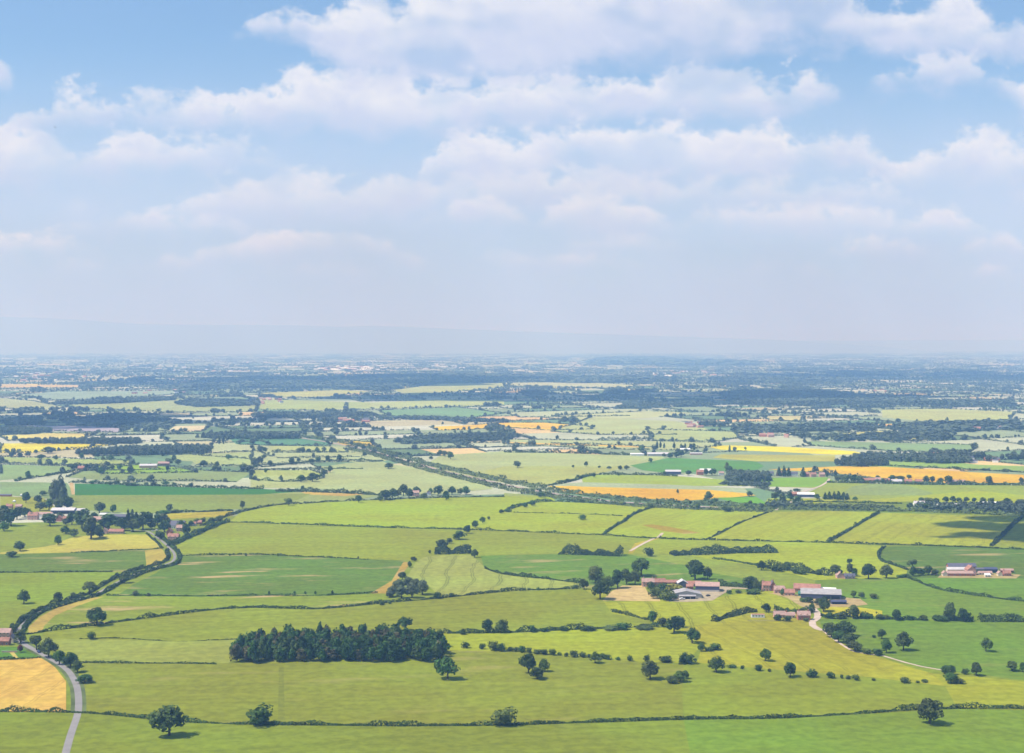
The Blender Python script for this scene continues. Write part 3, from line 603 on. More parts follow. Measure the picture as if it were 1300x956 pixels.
hedge('diagonal hedge right of the large lettered field', [(1050,689),(1065,681),(1085,669),(1100,660),(1116,651.5)], 4.2, 3.4)
hedge('dark diagonal hedge in the cloud shadow at right', [(1258,694),(1270,683),(1280,673),(1290,663),(1298,657)], 5, 4)
hedge('faint diagonal hedge rising to the railway', [(895,686),(915,677),(928,670),(945,662),(975,651)], 2.6, 2)
hedge('hedge curving along the top of the bright field', [(303,651),(345,642.5),(380,640),(430,637),(490,634.5),(530,633),(570,632),(640,631)], 3.6, 3)
hedge('hedge from the diagonal tree row to the railway', [(640,649.5),(652,645),(665,641),(680,638),(700,637),(750,639),(830,643.5)], 4.2, 3.4)
hedge('thin hedge across the upper middle field', [(652,651),(700,652),(740,653),(790,655.5)], 1.8, 1.4)
hedge('hedge above the field with curved tramlines', [(616,722),(630,727),(650,731),(675,734),(700,736),(737,741)], 4, 3.4)
hedge('thin hedge below the long green field', [(135,756.5),(200,757),(250,757.5),(330,756.5),(400,757),(480,753)], 2.4, 1.8)
hedge('hedge between two fields at the left edge', [(-120,728),(0,727.5),(70,727),(145,726.5)], 2, 1.6)
hedge('low hedge above the left green field', [(90,702),(130,701),(160,699),(205,697)], 2.2, 1.6)
hedge('outer hedge of the winding lane at left', [(16,802),(20,796),(29,787.5),(41,779.5),(57,772),(77,765.5),(98,759),(114,753.5),(128,744.5),(150,733),(172,724.5),(191,719.5),(208,714),(214,708.5),(212,702)], 5, 3.6)
hedge('inner hedge of the winding lane at left', [(29,803),(32,796),(41,786),(57,776.5),(78,769.5),(102,762.5),(122,757.5),(138,749.5),(159,738),(181,728.5),(205,721.5),(222,717.5),(228,712),(227,704),(220,696),(210,687),(199,678)], 5, 3.6)
hedge('roadside hedge beside the pale stubble strip', [(186,678),(193,684),(200,690),(206,697)], 3, 2.5)
hedge('low hedge with gaps on the right hand yellow field', [(905,710),(930,713),(960,718.5),(985,723),(1000,725)], 3, 2.6)
hedge('thick dark conifer belt in the centre field', [(711,703),(730,704),(750,704.5),(770,705),(791,705.5)], 14, 8, 'far_leaf')
hedge('dark conifer belt on the pale field right of centre', [(852,705.5),(880,704),(910,703),(940,702),(985,701)], 14, 7, 'far_leaf')
hedge('block of clipped dark bushes above the tramlined field', [(552,702),(570,702),(598,702)], 22, 7, 'far_leaf')
hedge('bushy hedge right of the lone twin trees', [(973,721),(990,723),(1010,725.5),(1030,728),(1055,731)], 9, 6)
hedge('wood edge hedge above the teal field', [(88,612.5),(130,614.5),(170,616.5),(220,618),(280,620),(335,621)], 5, 4)
hedge('hedge climbing left towards the tall leaning trees', [(20,611),(40,607),(62,604),(95,599),(110,597)], 4, 3.4)
hedge('upper hedge of the double line right of the village', [(214,694),(235,685),(262,673),(276,667),(290,663)], 7, 5)
hedge('lower hedge of the double line right of the village', [(256,668),(276,660),(290,655),(304,651)], 5, 4)
hedge('hedge above the straw coloured wedge field', [(198,652),(228,650.5),(260,650),(296,648.5)], 4, 3.4)
hedge('curved hedge below the three upper left trees', [(318,594),(345,592),(375,588.5),(400,586.5),(450,584.5),(486,585.5)], 4, 3.4)
hedge('short dark hedge in the pale upper field', [(320,597),(360,595.5),(400,595),(462,595.5)], 3, 2.4)
hedge('hedge under the pair of round upper left trees', [(318,608.5),(345,611),(375,611.5),(398,608),(415,600)], 5, 4)
hedge('hedge along the farm clump left of the railway', [(350,624),(400,625),(450,627),(490,629)], 6, 5)
hedge('hedge bending up beside the pale field lane', [(690,617),(712,614),(730,609.5),(745,605),(755,603)], 7, 4)
hedge('straight hedge left of the grey long barn', [(752,603),(790,603),(830,603.5),(860,605)], 5, 4)
hedge('hedge along the pale field below the long sheds', [(640,574.5),(690,575),(740,576),(800,578)], 6, 5)
hedge('hedge between orange field and green field at right', [(1060,589),(1110,591),(1180,594),(1260,598),(1320,601)], 4, 3)
hedge('hedge below the cottages in the right village', [(1050,613),(1110,614),(1170,615.5),(1240,616),(1320,616.5)], 7, 5)
hedge('hedge in front of the white glasshouses', [(975,636.5),(1060,638),(1145,640)], 4, 3)
hedge('garden hedge behind the pair of pink cottages', [(983,777),(1000,776),(1020,777),(1030,779)], 6, 5)
hedge('tall hedge behind the bottom left orange field', [(-60,838.5),(0,838.5),(30,837.5),(52,835.5)], 2.5, 2)
hedge('hedge behind the central farm on its right', [(912,744),(930,745),(950,746),(960,748)], 9, 6)
hedge('short hedge line up to the yellow field corner', [(864,845),(866,842),(870,839)], 4, 5)
hedge('long hedge in the fields below the olive strip', [(-120,905),(84,905),(200,914),(300,920),(600,922),(868,914),(1000,912),(1215,900),(1420,905)], 3.5, 2.6)
for a in ([(380,554),(410,558),(440,563),(465,568),(488,574),(520,583),(560,594),(600,602.5),(640,611.5),(670,617),(700,623)],
          [(440,570),(465,575),(488,581.5),(520,590.5),(560,601.5),(600,611),(640,620.5),(680,627),(700,631)],
          [(700,623),(740,628),(780,633),(840,637.5),(900,641),(960,643)], [(700,631),(740,636),(780,640.5),(840,644.5),(900,647),(980,650)],
          [(950,645.5),(1050,647.5),(1140,649),(1200,650.5),(1300,655),(1400,659)]):
    line = catmull([gp(*p) for p in a], 9); o0 = line[0].copy(); Vv, Ff = hedge_arrays(line-o0, 17, 5, np.random.default_rng(int(a[0][0])), 1.25, .8)
    o = make_obj('scrub', mesh_np('scrub', Vv, Ff), [MT['scrub']]); o.location = (o0[0], o0[1], 0); o['kind'] = 'stuff'; o['label'] = 'scrubby green growth along the railway line'
# ================================================================ single trees and bushes
g_ = grove
g_('large leaning oak casting shade on the curved hedge at left', 'L0', [(485,372,108,92,'oak')])
g_('flat topped tree at the bend of the hedged lane', 'L0', [(448,217,78,64,'flat')])
g_('round tree with a shadow beside the short left hedge', 'L0', [(120,264,68,70,'oak')])
g_('bushy trees between the lanes outer hedge and pale field', 'L0', [(290,252,62,48),(364,242,46,36)])
g_('dark tree growing in the lane between both hedges', 'L0', [(622,160,60,52)])
g_('round bush standing alone in the lower pale field', 'L0', [(455,442,48,40,'bush')])
g_('pale willow bushes on the thin hedge at left', 'L0', [(673,224,30,30,'bush'),(742,226,20,20,'bush')], mname='pale_leaf')
g_('tiny trees standing up from the curved hedge', 'L0', [(370,386,14,16),(627,350,10,12),(1160,292,16,22)])
g_('dark roadside trees at bottom left', 'L0', [(102,462,74,70),(183,497,78,76,'flat'),(243,532,104,96,'oak'),(297,568,78,72),(352,580,90,74),(388,608,80,62),(425,660,95,44)])
g_('small copper leaved tree beside the bottom left road', 'L0', [(100,508,40,40)], mname='copper_leaf')
g_('upright garden trees beside the bottom left houses', 'L0', [(70,425,34,40),(60,395,30,36)], 'tall')
g_('little trees dotted along the post lined hedge', 'M0', [(1050,650,13,15),(1110,651,12,13),(1150,655,12,13),(1170,652,12,13),(1230,656,13,15)])
g_('small posts of trees above the long green field', 'M1', [(130,657,10,16),(531,670,10,16)], 'tall')
g_('tree growing above the back of the dark wood', 'L1', [(765,400,84,68,'flat')])
g_('round trees standing side by side on the hedge', 'L1', [(1180,409,66,70),(1246,409,72,66)])
g_('bush left of the twin round trees', 'L1', [(1055,419,32,30,'bush')])
g_('bushes below the twin round trees', 'L1', [(1067,486,42,34,'bush'),(1150,491,32,32,'bush'),(1205,498,55,50,'bush'),(1243,500,55,42,'bush'),(1290,502,22,22,'bush')])
g_('bushes on the curved hedge above the wood', 'L1', [(650,271,32,24,'bush'),(688,264,20,18,'bush')])
g_('small trees up the edge of the tramlined field', 'L1', [(788,82,27,32),(810,50,34,24),(752,142,52,40),(720,180,40,34)])
g_('grey green willows in the hedge corner copse', 'L1', [(702,228,72,56),(735,200,70,60),(780,184,76,56),(818,194,76,58),(852,218,80,74),(800,234,84,76),(748,236,84,64),(688,234,50,34)], mname='pale_leaf')
g_('round bushes right of the willow copse', 'L1', [(925,238,44,34,'bush'),(997,229,27,22,'bush')])
g_('tiny trees along the thin hedge below the green field', 'L1', [(85,218,13,20,'tall'),(212,216,20,17),(266,216,13,17,'tall'),(317,216,13,19,'tall'),(402,216,13,22,'tall')])
g_('big oak with a shadow below the wood end', 'L1', [(978,642,122,112,'oak')])
g_('trees closing the right end of the dark wood', 'L1', [(935,480,70,88),(920,545,70,70),(880,440,60,50),(945,590,60,50)])
g_('big dark trees in a clump left of the stubble patch', 'L2', [(400,192,52,54),(456,162,90,88,'tall'),(480,242,100,100,'oak'),(522,190,70,66),(568,186,84,92),(612,168,66,78),(655,168,70,74),(686,126,106,86,'flat')])
g_('dark trees grouped behind the central farm', 'L2', [(955,142,106,98),(1018,141,56,62)])
g_('trees in the hedge corner right of the central farm', 'L2', [(1235,190,92,66),(1290,192,34,48)])
g_('low bushes beside the yard of the central farm', 'L2', [(1125,214,30,22,'bush'),(1170,212,34,20,'bush'),(1240,213,84,26,'bush')])
g_('garden shrubs between stubble patch and grey shed', 'L2', [(738,196,44,44,'bush'),(756,238,62,62,'bush'),(785,200,50,40,'bush'),(818,247,74,54,'bush'),(850,238,36,20,'bush')])
g_('golden rounded shrub in the central farm garden', 'L2', [(846,196,92,34,'bush')], mname='gold_leaf')
g_('trees left of the yellow field below the stubble', 'L2', [(745,364,76,64),(790,377,62,46),(850,410,104,84),(888,382,42,52)])
g_('dark rounded tree below the central oak clump', 'L2', [(940,460,88,76,'oak')])
g_('bushes on the field corner right of the round tree', 'L2', [(985,502,44,44),(1022,500,50,24,'bush'),(1055,494,62,34,'bush')])
g_('wide bush left of the oak in the yellow field', 'L2', [(915,562,84,52,'bush')])
g_('spreading oak in the lower yellow field', 'L2', [(1060,607,92,84,'oak')])
g_('small bushes on the edge of the yellow field', 'L2', [(1140,584,46,20,'bush'),(1190,591,20,22,'bush'),(1270,601,32,32,'bush')])
g_('spreading tree above the bottom edge bush', 'L2', [(730,642,102,94,'oak')])
g_('oaks sharing one shadow in the olive field', 'L2', [(122,612,96,100,'oak'),(200,604,62,68),(165,642,90,60)])
g_('round topped tree casting shade on the olive field', 'L2', [(455,562,66,60,'oak')])
g_('bushes in the row along the olive field top', 'L2', [(30,502,36,26,'bush'),(60,503,36,26,'bush'),(90,507,42,36,'bush'),(125,510,30,30,'bush'),(165,515,40,26,'bush'),(200,518,46,30,'bush'),(243,521,42,34,'bush'),(275,523,24,20,'bush'),(312,528,24,22,'bush'),(346,531,46,36,'bush'),(392,532,42,30,'bush'),(425,534,24,22,'bush'),(490,540,40,32,'bush'),(518,543,36,28,'bush'),(568,546,26,20,'bush')])
g_('upright bushes before the spreading tree', 'L2', [(628,551,30,32,'bush'),(713,554,32,38,'bush')])
g_('wide low bush above the bottom edge', 'L2', [(806,556,68,34,'bush')])
g_('rising bushes on the hedge below the plain field', 'L2', [(140,407,40,40,'bush'),(200,404,40,20,'bush'),(300,400,44,20,'bush'),(420,398,80,24,'bush'),(540,394,90,24,'bush'),(595,394,64,36,'bush'),(700,390,100,22,'bush')])
g_('dark trees cut by the photo bottom near the field corner', 'L2', [(840,662,80,40),(880,655,80,56),(905,640,52,44)])
g_('little bushes on the thin hedge above the plain field', 'L2', [(125,126,16,16,'bush'),(170,196,18,18,'bush'),(357,187,14,20,'bush')])
g_('round bush alone on the pale track field', 'M2', [(725,656,50,44,'bush')])
g_('dark trees left of the bushy hedge', 'L3', [(25,93,52,48)])
g_('trees in the bushy hedge above the grey field', 'L3', [(85,96,50,28,'bush'),(115,98,40,26,'bush'),(150,88,54,38),(190,108,50,30,'bush'),(225,112,50,28,'bush'),(300,115,40,28)])
g_('trees around the pink cottages at upper right', 'L3', [(385,112,62,46),(405,128,40,40),(452,70,30,34,'flat'),(452,116,54,56),(480,122,44,40),(545,136,84,74),(632,132,72,68)])
g_('trees left of the long slate roofed farm', 'L3', [(700,130,40,18,'bush'),(728,128,40,20,'bush'),(760,85,48,44,'flat'),(762,122,54,48),(800,118,50,34),(835,116,50,46),(868,118,44,30)])
g_('round trees in the meadow behind the grey shed', 'L3', [(475,227,46,36),(512,230,36,32),(568,230,44,26,'bush')])
g_('trees hiding the corner of the large grey shed', 'L3', [(305,262,50,36),(327,294,74,70),(365,250,30,20,'bush'),(228,248,40,24,'bush'),(262,250,44,30,'bush')])
g_('trees along the hedge below the drive', 'L3', [(355,326,50,30,'bush'),(410,328,60,28,'bush'),(470,327,80,66),(525,328,40,26,'bush'),(555,326,32,22,'bush'),(600,331,42,28,'bush'),(635,331,34,24,'bush'),(682,336,62,54),(750,334,48,22,'bush'),(808,336,48,26,'bush')])
g_('oaks standing together on the meadow hedge', 'L3', [(895,338,78,28,'bush'),(938,338,64,88,'tall'),(1010,342,68,64,'oak')])
g_('trees bunched along the yellow field edge', 'L3', [(365,420,82,74),(432,412,112,76),(400,446,84,60),(455,462,92,62),(480,488,84,52),(350,395,50,40)])
g_('small tree and bush beside the meadow track', 'L3', [(610,427,56,48),(572,421,22,16,'bush')])
g_('dark tree beside the lone big round oak', 'L3', [(632,495,60,68)])
g_('big round oak beside the meadow track', 'L3', [(715,482,90,90,'oak')])
g_('low bushes on the track bank', 'L3', [(590,505,62,34,'bush'),(540,500,50,30,'bush')])
g_('lone oak with a shadow in the right meadow', 'L3', [(1115,487,64,66,'oak')])
g_('small oaks in the lower yellow field', 'L3', [(45,535,64,62,'oak'),(165,614,74,74,'oak')])
g_('bushes along the lower edge of the yellow field', 'L3', [(10,582,32,32,'bush'),(65,587,20,18,'bush'),(272,613,58,40,'bush'),(358,618,42,34,'bush'),(415,619,17,22,'bush'),(447,623,27,22,'bush'),(485,629,37,30,'bush'),(570,631,22,17,'bush'),(718,640,52,30,'bush'),(785,641,22,14,'bush'),(817,639,32,20,'bush')])
g_('dark trees at the track corner bottom right', 'L3', [(915,595,50,40),(945,600,60,48),(945,642,84,52),(985,645,50,30,'bush')])
g_('bush and tree right of the track corner', 'L3', [(1012,598,36,30,'bush'),(1068,605,68,66)])
g_('trees at the right edge of the lower meadow', 'L3', [(1245,582,78,50),(1292,587,40,48)])
g_('garden tree behind the white static caravan', 'L3', [(50,297,54,44)])
g_('small garden trees around the brick cottages', 'L3', [(105,338,40,32,'bush'),(152,342,40,28,'bush'),(150,300,34,26),(185,302,34,24),(225,300,34,26),(270,296,36,44,'tall'),(240,342,30,20,'bush')])
g_('dark trees beside the red gabled farmhouse', 'L3', [(0,195,50,56),(22,186,40,36),(128,215,26,34,'tall')])
# the left village and its surroundings
g_('very tall leaning trees above the village barns', 'M0', [(272,395,60,120,'tall'),(300,385,60,130,'tall'),(318,400,44,100,'tall')], mname='pale_leaf')
g_('rounded trees under the very tall leaning trees', 'M0', [(245,425,60,56),(290,430,70,60),(335,425,76,66)])
g_('round dark trees beside the white tents', 'M0', [(130,390,52,54),(190,390,52,40),(215,352,44,26)])
g_('trees on the skyline of the village sheds', 'M0', [(497,438,68,50),(565,438,34,42)])
g_('dark trees massed at the left edge by the red house', 'M0', [(15,500,80,80),(55,505,80,84),(85,470,60,60),(125,458,70,48),(20,440,60,40),(20,530,60,50)])
g_('trees inside the left village', 'M0', [(200,428,60,46),(250,504,92,62),(360,498,66,62),(408,512,104,90),(456,570,118,112),(545,526,130,80),(500,562,60,44),(612,528,76,62),(330,545,56,40)])
g_('round garden trees filling gaps between the left village roofs', 'M0', [(165,470,46,36),(228,478,44,34),(300,470,44,36),(330,500,44,36),(470,470,44,34),(520,500,44,34),(590,500,40,34),(760,520,44,40),(846,500,36,30),(955,505,34,28)])
g_('tall conifers beside the dark blue barn', 'M0', [(640,500,36,80,'conifer'),(662,490,36,70,'conifer'),(682,495,36,64,'conifer')])
g_('dark trees between barn and red cottages', 'M0', [(665,534,80,66),(715,522,100,90),(742,484,56,44),(788,500,60,56),(818,494,66,50),(822,536,74,60),(800,572,56,40),(905,522,46,46),(932,548,56,56)])
g_('trees under the large lettered field corner', 'M0', [(60,660,70,30),(100,630,60,50),(290,600,50,50),(370,560,50,40)])
g_('tree and thicket on the straw coloured wedge', 'M0', [(845,432,38,38),(820,442,60,18,'bush'),(870,438,60,18,'bush')])
g_('tree standing where the double hedge starts', 'M0', [(1213,417,34,38)])
g_('bushes on the double hedge right of the village', 'M0', [(985,494,34,28,'bush'),(1016,490,28,30,'bush'),(1060,488,34,26,'bush'),(1096,486,34,30,'bush')])
g_('dark tree at the lane bend by the orange field strip', 'M0', [(836,640,28,26,'bush')])
g_('trees at the left end of the hazy hedges', 'M0', [(140,267,36,38),(100,272,22,16,'bush'),(238,256,22,18,'bush'),(80,280,18,14,'bush')])
g_('single trees before the white roofed farm', 'M0', [(505,249,30,40),(655,245,42,40,'oak')])
g_('trees beside the brown roofed farm', 'M0', [(838,228,26,26),(845,200,50,34),(870,182,32,34),(890,198,44,30)])
g_('small trees in the row left of the farm', 'M0', [(370,220,44,24),(430,220,44,26),(470,222,36,26),(520,222,36,24),(560,222,36,26),(600,222,40,26)])
g_('trees dotted on the upper left hedges', 'M0', [(58,160,40,30),(140,158,34,26),(180,140,30,18),(208,170,60,24),(240,140,76,32),(280,174,28,24),(408,170,30,32),(490,160,28,24),(515,178,26,24),(555,178,38,30),(625,186,22,16)])
g_('bushes along the hedge above the teal field', 'M0', [(465,292,34,18,'bush'),(550,300,26,20,'bush'),(585,296,36,22,'bush'),(635,304,28,22,'bush'),(665,304,40,20,'bush'),(730,302,26,18,'bush'),(768,304,34,24,'bush'),(830,298,40,20,'bush'),(870,306,24,22,'bush'),(955,310,26,24,'bush')])
g_('trees left of the railway on pale hazy fields', 'M0', [(1018,207,48,32),(1075,230,42,30),(1085,208,28,28),(1145,172,40,26),(1215,224,54,30),(1255,224,34,22)])
g_('paired poplars on the hazy field edge at left', 'M0', [(1097,94,13,38,'poplar'),(1117,94,13,38,'poplar')])
g_('trees on the pale fields left of the railway', 'M1', [(65,135,30,26),(122,137,24,16),(58,167,30,20),(92,206,27,30),(198,196,40,36),(232,187,22,24),(240,136,60,24),(285,137,28,20),(325,137,28,28),(307,162,24,24),(298,191,38,24),(330,188,34,30),(378,181,30,30),(437,178,34,32),(68,238,24,24)])
g_('trees above the bending dark hedge', 'M1', [(145,283,27,32),(245,284,58,36),(303,282,64,44),(358,254,32,36),(390,237,32,36)])
g_('single trees on the hedge over the bright field', 'M1', [(252,329,28,27),(182,402,42,36,'flat')])
g_('round tree left of the farm clump', 'M1', [(532,387,38,36)])
g_('trees around the pink house by the bright field', 'M1', [(640,378,40,32),(668,375,60,50),(702,370,62,54),(730,360,40,36),(757,352,58,56),(786,367,52,50),(822,352,52,44),(860,370,38,32),(892,345,34,30),(930,352,54,50),(970,374,44,46),(1000,347,48,42),(1040,348,40,32),(1070,347,62,40)])
g_('trees grouped beside the railway', 'M1', [(563,157,28,24),(683,217,54,30),(737,157,22,22),(782,157,27,24)])
g_('trees on the spur right of the railway', 'M1', [(895,172,24,18),(940,152,50,28),(965,155,40,28),(993,170,38,38)])
g_('dark trees in the diagonal row up the centre', 'M1', [(1247,442,30,22),(1275,434,40,16,'bush'),(1183,472,20,17),(1153,490,37,32),(1115,514,40,36),(1075,542,42,42),(1035,572,80,44),(988,592,38,28),(945,617,74,44),(888,643,17,20)])
g_('tree at the right end of the clipped bushes', 'M1', [(1113,663,42,44)])
g_('lone tree in the wide pale field beyond the railway', 'M2', [(67,212,42,34)])
g_('small trees along the far edge of the pale field', 'M2', [(345,213,17,15),(410,207,24,26),(475,214,16,12),(525,219,28,15),(580,222,30,20),(612,222,34,22),(733,187,28,24)])
g_('trees by the lane bend beyond the railway', 'M2', [(448,260,30,22),(572,252,22,14)])
g_('lone dark tree inside the bright upper field', 'M2', [(395,473,42,27,'bush')])
g_('trees on the hedge start by the railway bank', 'M2', [(105,410,37,22),(140,402,37,24),(185,360,50,26)])
g_('small tree in the middle of the orange field', 'M2', [(868,342,16,22)])
g_('trees at the end of the orange field', 'M2', [(1020,378,56,46),(1055,388,44,26,'bush'),(1227,357,38,27),(970,420,36,26),(1115,432,50,30,'bush'),(1230,400,30,24)])
g_('trees around the red roofed farm beyond the orange field', 'M2', [(800,250,28,20),(920,250,36,24),(1010,252,36,34),(1040,250,44,34),(1115,230,36,42),(1128,250,44,44)])
g_('trees by the pale long sheds', 'M2', [(685,132,44,28),(800,158,26,18),(830,165,44,28),(862,162,40,30),(885,158,44,32),(400,138,40,18),(380,137,34,22),(475,140,28,14)])
g_('poplars in the row beside the sheds', 'M2', [(765,112,16,32,'poplar'),(782,112,16,30,'poplar'),(800,114,14,26,'poplar'),(850,114,18,28,'poplar'),(885,118,18,26,'poplar'),(905,118,16,28,'poplar'),(930,120,16,30,'poplar'),(950,124,16,34,'poplar'),(1128,134,14,34,'poplar'),(1207,124,14,16)])
g_('trees in front of the white long shed', 'M3', [(90,362,44,36),(130,384,40,56),(165,365,44,36),(200,384,54,40),(195,324,38,18,'bush'),(295,360,36,26)])
g_('dark conifers right of the white long shed', 'M3', [(335,360,26,34,'conifer'),(355,360,28,38,'conifer'),(378,360,28,38,'conifer'),(400,362,30,42,'conifer'),(425,362,34,38,'conifer'),(442,362,26,32,'conifer')])
g_('tree alone right of the dark conifers', 'M3', [(480,366,30,20)])
g_('dark conifers shading the row of white houses', 'M3', [(110,246,26,46,'conifer'),(135,248,30,50,'conifer'),(158,248,26,44,'conifer'),(228,250,30,46,'conifer'),(386,250,16,34,'poplar'),(345,254,22,26)])
g_('trees between the right village cottages', 'M3', [(400,272,50,28),(440,276,50,30),(475,278,50,38),(508,280,40,30),(590,262,30,20),(615,284,28,26),(660,266,60,24),(700,270,50,24),(740,262,40,22),(825,282,36,38),(855,280,34,34),(895,284,34,30),(935,286,42,40)])
g_('big round tree at the right village end', 'M3', [(1130,287,44,40)])
g_('small round bushes on the golden field', 'M3', [(975,215,28,14,'bush'),(1210,226,36,16,'bush'),(1105,220,18,12,'bush')])
g_('trees around the big white gabled house', 'M3', [(750,408,44,30),(800,378,44,28),(840,385,60,34),(820,408,44,30),(870,378,40,24)])
g_('trees above the glasshouses at right', 'M3', [(920,376,38,30),(955,374,38,30),(985,376,38,26),(1020,376,34,28),(1060,376,34,24),(1100,378,36,28),(1140,378,38,26),(1218,382,44,30),(1272,384,30,26)])
for (px, py, w, h, k, l) in ((215,935,44,40,'oak','broad oak in the lowest meadow below the olive field'),
        (1180,920,36,32,'round','dark tree near the lowest hedge at right'),(640,922,30,24,'bush','bush growing in the lowest hedge near its middle'),(330,921,34,26,'bush','bush growing in the lowest hedge under the wood')):
    plant(px, py, w, h, k, l, None)
# ================================================================ woods that read as one mass
def in_poly(x, y, poly):
    c = False; n = len(poly)
    for i in range(n):
        x1, y1 = poly[i]; x2, y2 = poly[i-1]
        if (y1 > y) != (y2 > y) and x < (x2-x1)*(y-y1)/(y2-y1) + x1: c = not c
    return c
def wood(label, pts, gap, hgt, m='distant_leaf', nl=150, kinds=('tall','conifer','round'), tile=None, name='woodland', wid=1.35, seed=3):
    if tile: pts = [T(tile, *p) for p in pts]
    P = [gp(*p) for p in pts]; xs = [p[0] for p in P]; ys = [p[1] for p in P]; rs = np.random.default_rng(seed+len(label))
    ms = [m] if m != 'leaf' else ['leaf', 'dark_leaf', 'leaf', 'light_leaf', 'autumn']
    base = [variants(k, nl, 6) for k in kinds]; VV, FF, MI, n = [], [], [], 0; o0 = P[0]
    y = min(ys)
    while y < max(ys):
        x = min(xs)
        while x < max(xs):
            tx = x + rs.uniform(-.45, .45)*gap; ty = y + rs.uniform(-.45, .45)*gap
            if in_poly(tx, ty, P):
                b = base[rs.integers(len(base))][rs.integers(6)]; a = rs.uniform(0, 6.28); h = hgt*(rs.uniform(.8, 1.12) if len(ms) == 1 else rs.uniform(.62, 1.18)); w = gap*wid*rs.uniform(.75, 1.3)
                v = b[0]; c_, s_ = math.cos(a)*w, math.sin(a)*w
                VV.append(np.c_[v[:, 0]*c_ - v[:, 1]*s_ + tx - o0[0], v[:, 0]*s_ + v[:, 1]*c_ + ty - o0[1], v[:, 2]*h]); FF.append(b[1]+n); n += len(v); MI.append(np.full(len(b[1]), rs.choice(len(ms))))
            x += gap
        y += gap
    if not VV: print('EMPTY wood', label); return
    o = make_obj(name, mesh_np(name, np.concatenate(VV), np.concatenate(FF), np.concatenate(MI)), [MT[q] for q in ms]); o.location = (o0[0], o0[1], 0); o['kind'] = 'stuff'; o['label'] = label; return o
wood('dense dark mixed wood above the olive field', [(291,841),(294,836),(304,829),(322,824),(352,820),(400,816),(460,817),(500,815),(545,818),(562,826),(566,834),(556,841),(420,842),(330,843)], 5.6, 13.5, nl=360, m='leaf', kinds=('round','oak','round','bush','tall'), wid=1.7)
wood('dark wood on the left beyond the teal field', [(95,577.5),(140,573),(200,570.5),(250,569.5),(268,572),(262,576),(215,577.5),(150,577.5)], 9, 12, nl=170)
wood('thin belt of trees left of the dark wood', [(18,563),(60,561),(120,560),(180,560.5),(176,564),(110,564),(60,563.8)], 10, 11, nl=130)
wood('dark wood with pointed tops at upper left', [(250,556),(290,553.5),(330,553.5),(380,555),(376,557.5),(320,558),(270,557.5)], 11, 13, nl=130)
wood('wood right of the red roofed farm', [(920,612),(925,604),(950,603),(975,605),(977,611),(955,613)], 8.5, 11, nl=200)
wood('low dark copse below the farm wood', [(912,615),(930,613.5),(960,615),(978,614.5),(976,617.5),(930,617)], 8, 6, nl=150)
wood('broad dark trees behind the yellow rapeseed strip', [(1060,592),(1075,587),(1105,585),(1120,587),(1128,591),(1100,593)], 9, 13, nl=170)
wood('tall trees right of the rapeseed strip', [(1078,584),(1110,580.5),(1180,581),(1225,584),(1232,588),(1190,589),(1120,585)], 11, 12, nl=150)
wood('long wooded bank behind the railway at right', [(1155,647),(1170,643.5),(1200,644.5),(1250,643),(1300,642),(1420,646),(1420,658),(1300,653),(1240,649.5)], 8.5, 9, nl=170)
wood('scrubby trees beside the railway bank', [(1000,645),(1020,642),(1060,642.5),(1135,643.5),(1130,646)], 8, 5, nl=130, m='scrub')
wood('trees screening the railway left of the glasshouses', [(960,645),(985,641),(1018,641.5),(1022,644.5)], 8, 7, nl=130)
wood('bushy wood above the orange field strip', [(500,561),(545,556),(640,552.5),(660,555),(640,560),(560,563),(510,564)], 12, 10, nl=110)
wood('long dark wood across the middle distance', [(262,494),(300,488),(330,481),(430,480),(560,481),(640,483),(640,486),(560,487),(510,491),(490,497),(420,493.5),(330,493)], 26, 17, nl=34, wid=1.5)
wood('distant dark wood behind the pale town fields', [(450,478.5),(560,476.5),(650,477),(740,479),(860,482),(855,485.5),(740,486.5),(640,484),(540,481)], 38, 18, nl=26, wid=1.6)
wood('narrow dark wood band left of centre', [(320,528),(400,526),(470,526),(480,529),(400,531.5),(325,531)], 15, 12, nl=70)
wood('straight belt of trees running right', [(478,529.5),(560,531.5),(645,535.2),(645,537),(560,534),(480,532)], 15, 9, nl=60)
wood('dark blue wood on the right plain', [(915,501),(960,497.5),(1040,498),(1100,504),(1180,511),(1285,512.5),(1285,516),(1180,515),(1100,513),(1000,515),(930,514)], 20, 16, nl=44, wid=1.5)
wood('left part of the wooded rise in the shade', [(745,507),(765,503),(770,497),(785,493.5),(795,496),(775,506),(760,509)], 17, 14, nl=56)
wood('round dark grove in the shaded fields', [(782,519),(800,514),(840,512.5),(850,516),(820,519.5)], 15, 12, nl=60)
wood('dark grove right of the shaded grove', [(850,514),(870,508.5),(905,511),(900,516),(860,517)], 15, 13, nl=60)
wood('small dark grove on the pale hill fields', [(660,499),(680,496.5),(695,499),(690,505),(684,506)], 17, 13, nl=56)
wood('long dark copse at the left edge', [(0,546),(0,551),(30,552),(66,549),(60,546.5),(20,545)], 12, 11, nl=90)
wood('dark copse in the left cloud shadow', [(0,536),(25,534),(52,533),(50,539),(10,542)], 14, 14, nl=70)
wood('bank of dark trees in the left middle distance', [(75,535),(120,529),(150,526),(200,528),(222,537),(218,543),(150,543.5),(100,541)], 17, 9, nl=50)
wood('hedgerow trees below the pale strip', [(70,512),(120,509.5),(220,505.5),(225,508),(130,513),(80,514)], 17, 10, nl=44)
wood('dark trees around the hazy village at left', [(222,513),(240,508),(300,509.5),(330,512),(328,515),(250,517)], 17, 11, nl=44)
wood('wooded edge left of the long dark wood', [(215,492),(260,484),(330,479),(330,484),(270,493),(230,498)], 28, 15, nl=30, wid=1.5)
wood('hazy woods beyond the right fields', [(900,482),(960,478),(1020,479),(1080,482),(1080,485),(960,486)], 36, 17, nl=24, wid=1.6)
